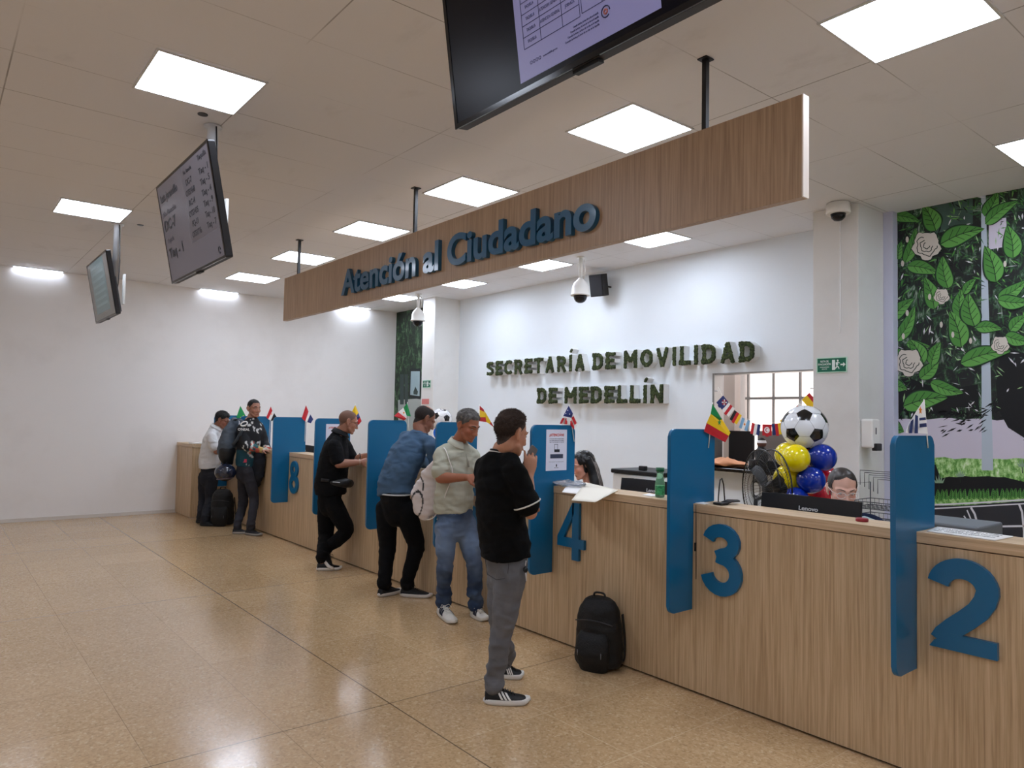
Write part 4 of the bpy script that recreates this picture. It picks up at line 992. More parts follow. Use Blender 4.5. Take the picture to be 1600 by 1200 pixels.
for px, py in ((1118, 611), (1268, 607)):
    b = B(); v = PL(px, py, 0, XW-.02); tube(b, [v+Vector((.018, 0, 0)), v+Vector((-.02, 0, 0)), v+Vector((-.02, -.05, 0))], .006, 8); tag(mk('glass_clip', b, M_steel), 'small metal clip at the %s side of the pass-through opening' % ('left' if px < 1200 else 'right'), 'clip')
# backroom things seen through the opening
e = empty('computer_monitor', (7.3, 4.9, WZ0), 'black monitor standing behind the pass-through opening', 'monitor')
mk('screen', mbox(7.28, 7.32, 4.66, 4.98, 1.16, 1.5, bevel=.006), M_blk, e); mk('stand', mbox(7.26, 7.36, 4.78, 4.86, WZ0+.001, 1.165), M_blk, e)
tag(mk('grey_cabinet', mbox(7.9, 8.4, 3.2, 5.0, 0, 1.5, bevel=.01), mat('grey_cab', '#8a8380', .5)), 'grey cabinet standing in the room behind the pass-through opening', 'cabinet')
tag(mk('document_scanner', mbox(7.1, 7.4, 4.2, 4.6, WZ0+.001, 1.19, bevel=.01), M_blk), 'low black scanner on the granite ledge behind the little figure', 'scanner')
e = empty('plush_figure', (6.95, 4.33, WZ0), 'small dark plush figure with a black and white ball head on the granite ledge', 'toy')
v = PL(1190, 692, 0, 6.95)
b = B(); tube(b, [(6.95, v.y, WZ0+.02), (6.95, v.y, v.z-.1), (6.95, v.y, v.z-.05)], [.06, .075, .04], 14, round_ends=True); mk('body', b, M_fb, e, smooth=True)
b = B(); ell(b, v, (.05, .05, .055)); b.faces.ensure_lookup_table()
for f in b.faces:
    z_ = f.calc_center_median().z-v.z; f.material_index = 1 if z_ > .03 else (0 if z_ > 0 else 2)
mk('head', b, [M_fw, M_fb, mat('doll_face', '#6d4a40', .6)], e)
b = B(); q = PL(1128, 722, 0, 6.85); ell(b, (6.93, q.y, WZ0+.045), (.17, .28, .045)); disp(b, .04, 9, .01, 40); 
for vv in b.verts: vv.co.z = max(vv.co.z, WZ0+.001)
tag(mk('orange_cloth', b, mat('peach_cloth', '#e0a078', .8, bump=.4, bscale=60), smooth=True), 'crumpled peach-orange cloth lying on the black granite ledge', 'cloth')

# ------------------------------------------------------------------ printed leaf mural at right
MX = XW-.012
def mural_bg(name, dark, green, light, sc=1):
    g = NT(name); tc = g.n('ShaderNodeTexCoord').outputs['Object']
    mp = g.mapv(tc, (1, 5.5*sc, 2.2*sc), rot=(.6, 0, 0)); mp2 = g.mapv(tc, (1, 2.2*sc, 6*sc), rot=(-.4, 0, 0))
    n1 = g.noise(mp, 2.4, 9, .72, .8); n2 = g.noise(mp2, 2.8, 9, .72, .6); big = g.noise(tc, 1.3, 3)
    c = g.ramp(n1, [(.4, dark), (.5, '#101a14'), (.56, green), (.66, light)])
    c2 = g.ramp(n2, [(.52, dark), (.6, green), (.68, light)])
    g.l(g.mix(g.ramp(big, [(.4, '#202020'), (.65, '#b0b0b0')]), g.mix(.5, c, dark), c2), g.b.inputs['Base Color']); g.b.inputs['Roughness'].default_value = .55
    return g.m
M_mbg = mural_bg('mural_foliage', '#0c0f12', '#3d7a46', '#d5e4d8')
mats = [M_mbg, mat('leaf_green', '#4c8c3c', .55), mat('leaf_light', '#62a34c', .55), mat('leaf_line', '#12291a', .55), mat('flower_cream', '#d4cdc2', .6), mat('mural_sky', '#cfc9d8', .6, var=.05, vscale=1), mat('mural_pole', '#b7c4d0', .6),
        None, mat('mural_tyre', '#2d2e33', .6), mat('mural_white', '#dcdce2', .6), mat('lotus_green', '#8aa98c', .6), mat('leaf_dark', '#2c5c30', .6), mat('mural_black', '#0b0d10', .6), mat('mural_pale_green', '#9ac28b', .6), mat('mural_dusk', '#40584f', .6, var=.3, vscale=5)]  # print colours of the mural, its dark leaf green included
gg = NT('mural_grass'); tc = gg.n('ShaderNodeTexCoord').outputs['Object']
gg.l(gg.ramp(gg.noise(gg.mapv(tc, (1, 9, 5), rot=(.3, 0, 0)), 3.2, 8, .7), [(.32, '#2c5220'), (.45, '#6aa64a'), (.56, '#b4dc92'), (.68, '#f0f6e2')]), gg.b.inputs['Base Color']); gg.b.inputs['Roughness'].default_value = .6
mats[7] = gg.m
rnd = random.Random(3)
b = B(); box(b, MX, MX+.011, -.9, 2.985, .0, H-.001)
def mp_(px, py, lay): v = PL(px, py, 0, MX-.0008*lay); return v
def mpoly(pts, mi, lay): poly(b, [mp_(x, y, lay) for x, y in pts], mi)
def wig(x0, x1, y, amp, n, up=True):
    return [(x0+(x1-x0)*i/n, y+rnd.uniform(-amp, amp)) for i in range(n+1)]
# background zones of the print (drawn in the plane of the wall)
mpoly([(1455, 315), (1520, 297), (1520, 350), (1462, 365)], 14, 1)
mpoly([(1545, 345), (1572, 340), (1574, 385), (1545, 390)], 5, 1)
mpoly(wig(1380, 1700, 655, 2, 18)+[(1700, 740), (1380, 715)], 5, 1)
mpoly(wig(1380, 1700, 716, 2, 20)+[(1700, 830), (1380, 800)], 7, 1.5)
mpoly([(1440, 722), (1462, 726)]+wig(1470, 1570, 745, 3, 8)+[(1650, 765), (1650, 775), (1440, 775)], 12, 1.8)
mpoly([(1533, 300), (1540, 300), (1552, 735), (1534, 735)], 6, 2)
# bush overhang above the pale band
mpoly([(1562, 560), (1580, 545), (1600, 552), (1630, 540), (1760, 540), (1760, 690), (1600, 684), (1575, 668), (1560, 640), (1556, 600)], 12, 1.9)
mpoly([(1380, 600), (1420, 590), (1450, 602), (1480, 596), (1500, 605), (1528, 600), (1530, 640), (1500, 636), (1470, 648), (1380, 640)], 12, 1.0)
def blade(x, y, a, L_, w_, mi, lay):
    dx, dy = math.cos(a), math.sin(a); mpoly([(x, y), (x+dx*L_*.45-dy*w_, y+dy*L_*.45+dx*w_), (x+dx*L_, y+dy*L_), (x+dx*L_*.45+dy*w_, y+dy*L_*.45-dx*w_)], mi, lay)
for k in range(330):      # ragged drooping leaves along the lower edge of the printed bush
    t = rnd.random(); x = 1552+t*150; y = 628+min(1, t*2.2)*52+rnd.uniform(-14, 4); blade(x, y, rnd.uniform(.2, 2.9), rnd.uniform(9, 20), rnd.uniform(1, 2.2), 12, 2.2+.2*rnd.random())
for k in range(46):
    x = rnd.uniform(1470, 1552); y = 655+(x-1470)*.02+rnd.uniform(-20, 22); blade(x, y, rnd.uniform(2.2, 3.4), rnd.uniform(8, 18), rnd.uniform(.8, 1.6), 12, 2.2)
for k in range(90): blade(rnd.uniform(1392, 1530), 640+rnd.uniform(-4, 8), rnd.uniform(.1, 3), rnd.uniform(4, 11), 1.5, 12, 2.2)
for k in range(1500):     # printed fine foliage strokes
    x, y = rnd.uniform(1392, 1680), rnd.uniform(296, 645); a = rnd.gauss(.6 if x > 1470 else 2.4, .8); bright = y < 460 or (x > 1500 and y < 520)
    if not bright and rnd.random() < .35: continue
    if x > 1556 and y > 560 and rnd.random() < .8: continue
    if 1532 < x < 1553 and y > 330: continue
    mi = rnd.choice([13, 2, 1, 1, 11, 11, 12, 12, 9, 14]) if bright else rnd.choice([9, 9, 11, 11, 14, 13])
    blade(x, y, a, rnd.uniform(5, 17), rnd.uniform(.45, 1.5), mi, 2.4+.3*rnd.random())
# planter of tyres
mpoly([(1380, 790), (1380, 900), (1800, 930), (1800, 770), (1600, 783), (1500, 790)], 8, 3)
def mline(pts, w_, mi, lay):
    for i in range(len(pts)-1):
        (x0, y0), (x1, y1) = pts[i], pts[i+1]; l = math.hypot(x1-x0, y1-y0) or 1; nx, ny = -(y1-y0)/l*w_/2, (x1-x0)/l*w_/2
        mpoly([(x0+nx, y0+ny), (x1+nx, y1+ny), (x1-nx, y1-ny), (x0-nx, y0-ny)], mi, lay)
mline([(1380, 790), (1455, 789), (1520, 786), (1600, 781), (1700, 772)], 2.5, 9, 3.5); mline([(1455, 795), (1530, 791), (1600, 787), (1700, 778)], 2, 9, 3.5)
mline([(1517, 793), (1523, 803), (1527, 818), (1528, 826)], 3.2, 9, 3.6); mline([(1592, 787), (1597, 800), (1600, 830), (1600, 850)], 3.2, 9, 3.6); mline([(1528, 823), (1600, 822), (1700, 815)], 3, 9, 3.6)
mline([(1511, 797), (1519, 816)], 2, 9, 3.7); mline([(1506, 806), (1513, 816)], 2, 9, 3.7)
def leaf(bx, by, tx, ty, wd, base=4, c1=1, c2=2):
    dx, dy = tx-bx, ty-by; L_ = math.hypot(dx, dy); ux, uy = dx/L_, dy/L_; nx, ny = -uy, ux; bend = .06*L_*rnd.choice([-1, 1])
    def p(t, s, k=1):
        prof = (math.sin(PI*min(1, t)**.72))**.8*(1-.25*t) if 0 < t < 1 else 0
        off = s*wd/2*prof*k+bend*math.sin(PI*t); return (bx+ux*L_*t+nx*off, by+uy*L_*t+ny*off)
    N = 14; T = [i/N for i in range(N+1)]
    def outl(k): return [p(t, 1, k) for t in T]+[p(t, -1, k) for t in T[::-1][1:-1]]
    mpoly(outl(1.12), 3, base); mpoly(outl(1.0), 11, base+.4); 
    mpoly([p(t, 1, .93) for t in T]+[p(t, 0) for t in T[::-1][1:-1]], c2, base+.8); mpoly([p(t, -1, .93) for t in T]+[p(t, 0) for t in T[::-1][1:-1]], c1, base+.8)
    lw = max(.7, wd*.035)
    mline([p(t, 0) for t in T[::2]], lw, 3, base+1.2)
    for t in (.2, .36, .52, .68):
        for s in (1, -1): mline([p(t, 0), p(min(1, t+.16), s*.75)], lw*.7, 3, base+1.2)
S3, S4 = .2417, .25
for i, (a, c, d, e_, w_) in enumerate([(45, 235, 240, 275, 80), (340, 335, 255, 165, 130), (655, 240, 740, 80, 100), (660, 290, 875, 140, 90), (95, 520, 120, 400, 60), (140, 540, 210, 310, 80), (155, 560, 360, 610, 95), (420, 705, 385, 495, 115), (370, 420, 655, 320, 130), (840, 510, 800, 295, 130), (730, 665, 655, 430, 140), (520, 740, 600, 640, 60), (500, 900, 505, 710, 100), (600, 960, 770, 970, 80), (590, 950, 550, 735, 135), (330, 840, 265, 630, 110), (745, 770, 930, 650, 90), (740, 780, 960, 790, 95), (505, 1085, 430, 850, 140), (50, 910, 200, 770, 90), (85, 1050, 205, 815, 90), (500, 1190, 830, 1110, 120), (820, 980, 930, 880, 90), (790, 1010, 960, 1050, 90), (45, 770, 70, 610, 50), (310, 1200, 370, 1050, 90), (150, 1060, 305, 1080, 70), (260, 1190, 170, 1035, 110), (40, 1150, 130, 1100, 80)]):
    leaf(1380+a*S3, 280+c*S3, 1380+d*S3, 280+e_*S3, w_*S3*1.05, 4+(i % 6)*1.6)
for i, (a, c, d, e_, w_) in enumerate([(230, 125, 350, 0, 90), (295, 150, 505, 215, 90), (125, 300, 405, 245, 130), (35, 400, 130, 460, 90), (50, 150, 150, 190, 80)]):
    leaf(1380+a*S4, 560+c*S4, 1380+d*S4, 560+e_*S4, w_*S4*1.05, 4+(i % 3)*1.6)
for i in range(34): x = 1392+i*7.2; leaf(x, 782-i*.12+.3, x+1, 765-i*.12, 8, 4+(i % 2)*1.4)
def flower(cx_, cy_, r):
    def ringp(k, ph): return [(cx_+(k*r)*(1+.1*math.sin(5*t+ph)+.05*math.sin(11*t))*math.cos(t), cy_+(k*r)*(1+.1*math.sin(5*t+ph)+.05*math.sin(11*t))*math.sin(t)) for t in [i*2*PI/30 for i in range(30)]]
    mpoly(ringp(1.05, 0), 3, 14); mpoly(ringp(1, 0), 4, 14.5)
    for k, ph in ((.72, 1.4), (.45, 2.9), (.22, .5)):
        p_ = ringp(k, ph); mline(p_[:22], max(.8, r*.06), 3, 15)
for x, y, r in ((280, 430, 88), (378, 757, 48), (757, 1072, 55), (165, 1185, 85)): flower(1380+x*S3, 280+y*S3, r*S3)
for x, y in ((155, 390), (125, 545), (155, 865), (300, 760), (375, 940), (450, 1005), (565, 1045), (787, 548), (130, 1015)):
    cx_, cy_ = 1380+x*S3, 280+y*S3; mpoly([(cx_+3.6*math.cos(t*.8)*(.7), cy_+5*math.sin(t*.8)) for t in range(8)], 4, 13)
for x, y, r in ((1467, 750, 10), (1500, 741, 8), (1597, 725, 9)):
    for k in (-1, -.5, 0, .5, 1): mpoly([(x+k*r*.4-1.5, y+r*.5), (x+k*r*1.0, y-r*(1-abs(k)*.6)), (x+k*r*.4+2.5, y+r*.5)], 10, 9+abs(k))
    mline([(x, y+r*.5), (x+.5, y+r*1.6)], 1.2, 3, 9)
bmesh.ops.recalc_face_normals(b, faces=[f for f in b.faces if f.material_index == 0][:6])
for f in b.faces:
    if f.normal.x > .5 and f.material_index: f.normal_flip()
mur = mk('leaf_mural', b, mats); tag(mur, 'printed wall mural of drawn green leaves and cream flowers over dark foliage', 'mural')
# far mural strip
MX2 = XW-.01
M_far = mural_bg('far_mural_foliage', '#16261a', '#4b7f4a', '#a8c8a0', .8)
b = B(); box(b, MX2, MX2+.009, 10.565, YF-.002, 0, H-.001)
def q2(pts, mi, lay): poly(b, [PL(x, y, 0, MX2-.001*lay) for x, y in pts], mi)
q2([(622, 625), (664, 622), (664, 700), (622, 700)], 1, 1)
q2([(640, 576), (657.5, 576), (657, 624), (639, 621)], 2, 2); q2([(642, 580), (656, 580), (655.5, 619), (641, 617)], 3, 3)
q2([(646, 612), (649, 604), (653, 612), (652, 617), (646, 616)], 4, 4)
for x, w_ in ((628, 3), (635, 2.5), (660, 2)): q2([(x-w_, 585), (x+w_, 585), (x+w_, 632), (x-w_, 632)], 4, 1.5)
tag(mk('garden_mural', b, [M_far, mat('mural_ground', '#aab1ad', .6), mat('mural_post', '#20262a', .6), mat('mural_ad', '#9fb6bd', .6), mat('mural_dim', '#3c4a48', .6)]), 'narrow printed garden mural between the far wall and the far pillar', 'mural')
# ------------------------------------------------------------------ people
from mathutils.bvhtree import BVHTree
BVH = None
def setcol(me, fn):
    a = me.color_attributes.new('col', 'FLOAT_COLOR', 'POINT')
    for i, v in enumerate(me.vertices): a.data[i].color = fn(v.co)
def skin_mat(name, base):
    if name in _m: return _m[name]
    m = mat(name, base, .5, vcol=True, bump=.15, bscale=300); b = m.node_tree.nodes['Principled BSDF']
    b.inputs['Subsurface Weight'].default_value = .06; b.inputs['Subsurface Radius'].default_value = (.02, .008, .005); return m
def V3(p): return Vector(p)
def headframe(c, f, up, s=1.0):
    f = Vector(f).normalized(); up = Vector(up); up = (up-f*up.dot(f)).normalized(); r = f.cross(up)
    return Matrix.Translation(c) @ Matrix((r, f, up)).transposed().to_4x4() @ Matrix.Scale(s, 4)
def add_head(b, HM, ear=1.0):
    R = HM.to_3x3()
    def E(c, r): ell(b, HM @ Vector(c), tuple(x*R.col[0].length for x in r), Matrix((R.col[0].normalized(), R.col[1].normalized(), R.col[2].normalized())).transposed(), 24, 16)
    s = R.col[0].length
    def T(ps, rs, seg=10): tube(b, [HM @ Vector(p) for p in ps], [r*s for r in rs], seg, round_ends=True)
    E((0, -.014, .038), (.075, .096, .085)); E((0, .022, -.02), (.062, .07, .088)); E((0, .036, -.068), (.049, .046, .042))
    E((0, .072, -.093), (.022, .018, .018)); E((.034, .052, -.022), (.028, .028, .03)); E((-.034, .052, -.022), (.028, .028, .03))
    T([(-.05, .06, .024), (-.025, .083, .027), (0, .086, .022), (.025, .083, .027), (.05, .06, .024)], [.010, .0115, .010, .0115, .010])
    T([(0, .084, .018), (0, .098, -.01), (0, .107, -.03)], [.009, .010, .0125]); E((.012, .094, -.035), (.010, .012, .008)); E((-.012, .094, -.035), (.010, .012, .008))
    E((0, .083, -.060), (.025, .0125, .0065)); E((0, .080, -.0715), (.022, .0125, .0075)); E((0, .073, -.064), (.035, .015, .02))
    T([(-.05, .02, -.06), (-.03, .055, -.088), (0, .072, -.095), (.03, .055, -.088), (.05, .02, -.06)], [.017, .016, .014, .016, .017])
    for sx in (1, -1):
        T([(sx*.074, -.004, .030), (sx*(.074+.012*ear), -.018, .033), (sx*(.074+.018*ear), -.029, .018), (sx*(.074+.015*ear), -.026, -.002), (sx*(.074+.008*ear), -.014, -.022), (sx*.075, -.004, -.032)], [.008, .0085, .0085, .0085, .009, .007], 8)
        E((sx*.077, -.012, .004), (.009, .018, .028)); E((sx*.0315, .067, .004), (.0145, .0145, .0105))
def head_extras(HM, root, look=0, brow='#2a211c', eyes=True, bt=1.0):
    R = HM.to_3x3(); s = R.col[0].length
    Q = Matrix((R.col[0].normalized(), R.col[1].normalized(), R.col[2].normalized())).transposed()
    for sx in (1, -1):
        if eyes:
            b = B(); ell(b, HM @ Vector((sx*.031, .0745, .003)), (.0125*s, .009*s, .0038*s), Q, 14, 10); mk('eye', b, mat('eye_white', '#d8d2cc', .2), root)
            b = B(); ell(b, HM @ Vector((sx*.031+look*.004, .0785, .002)), (.0055*s, .0058*s, .0038*s), Q, 12, 8); mk('iris', b, mat('iris_dark', '#1c120c', .15), root)
            b = B(); tube(b, [HM @ Vector((sx*(.031+d), .0805-abs(d)*.25, .0085-abs(d)*.22)) for d in (-.013, -.006, 0, .006, .013)], .0018*s, 6); mk('upper_eyelid', b, mat('lash_dark', '#2a1a14', .6), root)
        b = B(); tube(b, [HM @ Vector((sx*x, y, z)) for x, y, z in ((.013, .0945, .027), (.025, .0945, .032), (.037, .0865, .0335), (.049, .071, .028))], [(.0015*s, .0035*s*bt), (.002*s, .005*s*bt), (.002*s, .0045*s*bt), (.001*s, .002*s*bt)], 8, ref=HM.to_3x3().col[1], round_ends=True)
        mk('eyebrow', b, mat('brow'+brow, brow, .8), root)
def skin_colour(HM, tone, beard=0, lips='#9c5a4c'):
    inv = HM.inverted(); T = Vector(lin(tone)[:3]); Lp = Vector(lin(lips)[:3])
    def f(co):
        p = inv @ co; c = T.copy(); 
        if p.z > -.14 and abs(p.x) < .12 and p.length < .2:
            k = max(0, 1-((p.x/.026)**2+((p.z+.066)/.0105)**2)) if p.y > .07 else 0
            c = c.lerp(Lp, min(1, k*2)*.8)
            if beard:
                q = max(0, min(1, (-.035-p.z)/.02))*max(0, min(1, (p.y+.01)/.04))
                c = c.lerp(c*.55, q*beard)
            n = noise.noise(p*28)*.10; c = c*(1+n)
            ch = math.exp(-(((abs(p.x)-.042)/.022)**2+((p.z+.022)/.022)**2))*(p.y > 0); c = Vector((c.x*(1+.10*ch), c.y*(1-.08*ch), c.z*(1-.1*ch)))
        else: c = c*(1+.08*noise.noise(co*12))
        return (c.x, c.y, c.z, 1)
    return f
def hair_mesh(HM, mask, thick, style='short', n=1600, seed=1, length=.012, rough=.004, direction=None):
    """scalp shell plus tufts; mask(p) in head space gives 0..1 coverage, thick(p) its height"""
    rr = random.Random(seed); b = B(); U, Vn = 120, 84; grid = {}; inv = HM.inverted(); inv3 = inv.to_3x3()
    C0 = Vector((0, -.014, .038)); RR = Vector((.0765, .0975, .0865))
    def surf(th, ph, off):
        d = Vector((math.sin(ph)*math.cos(th), math.sin(ph)*math.sin(th), math.cos(ph)))
        p = Vector((C0.x+RR.x*d.x, C0.y+RR.y*d.y, C0.z+RR.z*d.z))
        if p.z < .02: p.x = C0.x+(p.x-C0.x)*(1+.0*(.02-p.z)); 
        c0 = Vector((0, -.012, .012)); o_ = HM @ (c0+d*.19); dd = (HM @ c0)-o_
        hit, hn, _i, _d = BVH.ray_cast(o_, dd.normalized(), dd.length)
        if hit is None: return Vector((0, 0, -9)), d, d
        q = inv @ hit; nrm = (inv3 @ hn).normalized()
        if nrm.dot(d) < 0: nrm = -nrm
        if abs(q.x) > .0805 and -.045 < q.y < .01 and q.z < .042: return Vector((0, 0, -9)), d, d
        return q, (nrm+d).normalized(), d
    for i in range(U):
        for j in range(Vn+1):
            th = 2*PI*i/U; ph = .001+(PI*.80)*j/Vn; p, nr_, d = surf(th, ph, 0); m_ = mask(p) if p.z > -1 else 0
            if m_ > .02: grid[i, j] = (p, nr_, m_)
    out, inn = {}, {}
    for k, (p, nr_, m_) in grid.items():
        t_ = thick(p)*min(1, m_)+rough*noise.noise(p*60+Vector((seed, 0, 0)))*m_
        out[k] = b.verts.new(HM @ (p+nr_*max(.0012, t_))); inn[k] = b.verts.new(HM @ (p-nr_*.006))
    for (i, j) in list(grid):
        q = [(i, j), ((i+1) % U, j), ((i+1) % U, j+1), (i, j+1)]
        if all(k in grid for k in q):
            for vs_, rv in ((out, 0), (inn, 1)):
                L_ = [vs_[k] for k in q]; f = b.faces.new(L_[::-1] if rv else L_); f.smooth = True
    be = [e for e in b.edges if e.is_boundary]
    oi = {v: inn[k] for k, v in out.items()}
    for e in be:
        a_, c_ = e.verts
        if a_ in oi and c_ in oi:
            try: b.faces.new((a_, c_, oi[c_], oi[a_]))
            except ValueError: pass
    keys = list(grid)
    for _ in range(n):
        k = rr.choice(keys); p, nr_, m_ = grid[k]
        if rr.random() > m_: continue
        p = p+Vector((rr.uniform(-.004, .004), rr.uniform(-.004, .004), rr.uniform(-.004, .004))); base = p+nr_*(thick(p)*min(1, m_)-.003)
        dr = (direction(p) if direction else Vector((0, -.3, -.5)))+nr_*.55+Vector((rr.uniform(-.3, .3), rr.uniform(-.3, .3), rr.uniform(-.3, .3)))
        dr.normalize(); L_ = length*rr.uniform(.5, 1.2)*(.3+.7*m_); sd = dr.cross(nr_)
        if sd.length < .01: continue
        sd.normalize(); w_ = .0022
        vs_ = [b.verts.new(HM @ q) for q in (base-sd*w_, base+sd*w_, base+nr_*w_, base+dr*L_)]
        for a_ in ((0, 1, 3), (1, 2, 3), (2, 0, 3)): b.faces.new([vs_[x] for x in a_])
    return b
def short_mask(front=.075, side=.0, back=-.055, fade=.02, temple=.035):
    def m(p):
        # hairline height as a function of how far forward the point is
        y = p.y
        if y > .045: h_ = front - (.0 if abs(p.x) < .045 else (abs(p.x)-.045)*1.1)
        elif y > .01: t = (y-.01)/.035; h_ = temple*(1-t)+(front-.02)*t
        elif y > -.03: h_ = side+(temple-side)*max(0, (y+.03)/.04) if True else 0
        else: t = min(1, (-.03-y)/.05); h_ = side*(1-t)+back*t
        return max(0, min(1, (p.z-h_)/fade))
    return m
def add_hand(b, wrist, direction, palm_n, side, s=1.0, curl=.5, thumb=.6, spread=.12, fing=None):
    """direction: wrist to knuckles, palm_n: out of the palm, side: +1 thumb towards direction x palm_n"""
    d = Vector(direction).normalized(); n = Vector(palm_n); n = (n-d*n.dot(d)).normalized(); t = d.cross(n)*side
    w_ = Vector(wrist)
    tube(b, [w_-d*.01, w_+d*.03*s, w_+d*.06*s, w_+d*.088*s], [(.026*s, .018*s), (.034*s, .016*s), (.041*s, .015*s), (.040*s, .012*s)], 14, ref=t, round_ends=True)
    lens = (.068, .076, .070, .056)
    for i in range(4):
        o = (1.5-i)*.0205*s; base = w_+d*.086*s+t*o; cu_ = (fing[i] if fing else curl); L_ = lens[i]*s
        pts = [base-d*.01]; ang = 0; q = base; dd = d+t*spread*(1.5-i)*.5
        for seg_, fr_ in enumerate((.45, .32, .23)):
            ang += cu_*(.9 if seg_ == 0 else 1.1); v = (dd*math.cos(ang)+n*math.sin(ang)).normalized(); q = q+v*L_*fr_; pts.append(q)
        tube(b, pts, [.0088*s, .0085*s, .0075*s, .0063*s], 8, round_ends=True)
    base = w_+d*.025*s+t*.026*s
    v1 = (d*.65+t*.75+n*thumb*.4).normalized(); v2 = (d*.9+t*.25+n*thumb*.8).normalized()
    tube(b, [base, base+v1*.035*s, base+v1*.035*s+v2*.03*s, base+v1*.035*s+v2*.03*s+(v2+n*thumb*.4).normalized()*.024*s], [.0135*s, .0115*s, .0098*s, .0078*s], 8, round_ends=True)
def interp(pts, n=6):
    """Catmull-Rom through points"""
    P_ = [Vector(p) for p in pts]; out = []
    for i in range(len(P_)-1):
        p0 = P_[max(i-1, 0)]; p1 = P_[i]; p2 = P_[i+1]; p3 = P_[min(i+2, len(P_)-1)]
        for k in range(n):
            t = k/n; out.append(.5*((2*p1)+(p2-p0)*t+(2*p0-5*p1+4*p2-p3)*t*t+(3*p1-p0-3*p2+p3)*t**3))
    out.append(P_[-1]); return out
def lerp_r(rs, n=6):
    rs = [(r, r) if isinstance(r, (int, float)) else r for r in rs]; out = []
    for i in range(len(rs)-1):
        for k in range(n): t = k/n; t = t*t*(3-2*t)*.5+t*.5; out.append(tuple(a*(1-t)+c*t for a, c in zip(rs[i], rs[i+1])))
    out.append(rs[-1]); return out
def limb(b, pts, rs, seg=16, ref=None, n=5): tube(b, interp(pts, n), lerp_r(rs, n), seg, ref=ref, round_ends=True)
def folds(b, amp, kind='cloth', zs=None, seed=0):
    b.normal_update(); o = Vector((seed*3.1, seed*1.7, 0))
    for v in b.verts:
        p = v.co
        n1 = noise.noise(Vector((p.x*7, p.y*7, p.z*11))+o); n2 = noise.noise(Vector((p.x*19, p.y*19, p.z*30))+o)
        r_ = 1-abs(noise.noise(Vector((p.x*9, p.y*9, p.z*16))+o*2))*2
        a = amp
        if zs: # stronger near given heights
            a = amp*(.45+sum(w_*math.exp(-((p.z-z_)/h_)**2) for z_, h_, w_ in zs))
        v.co += v.normal*(a*(.5*n1+.25*n2+.55*max(0, r_)*.6-.15))
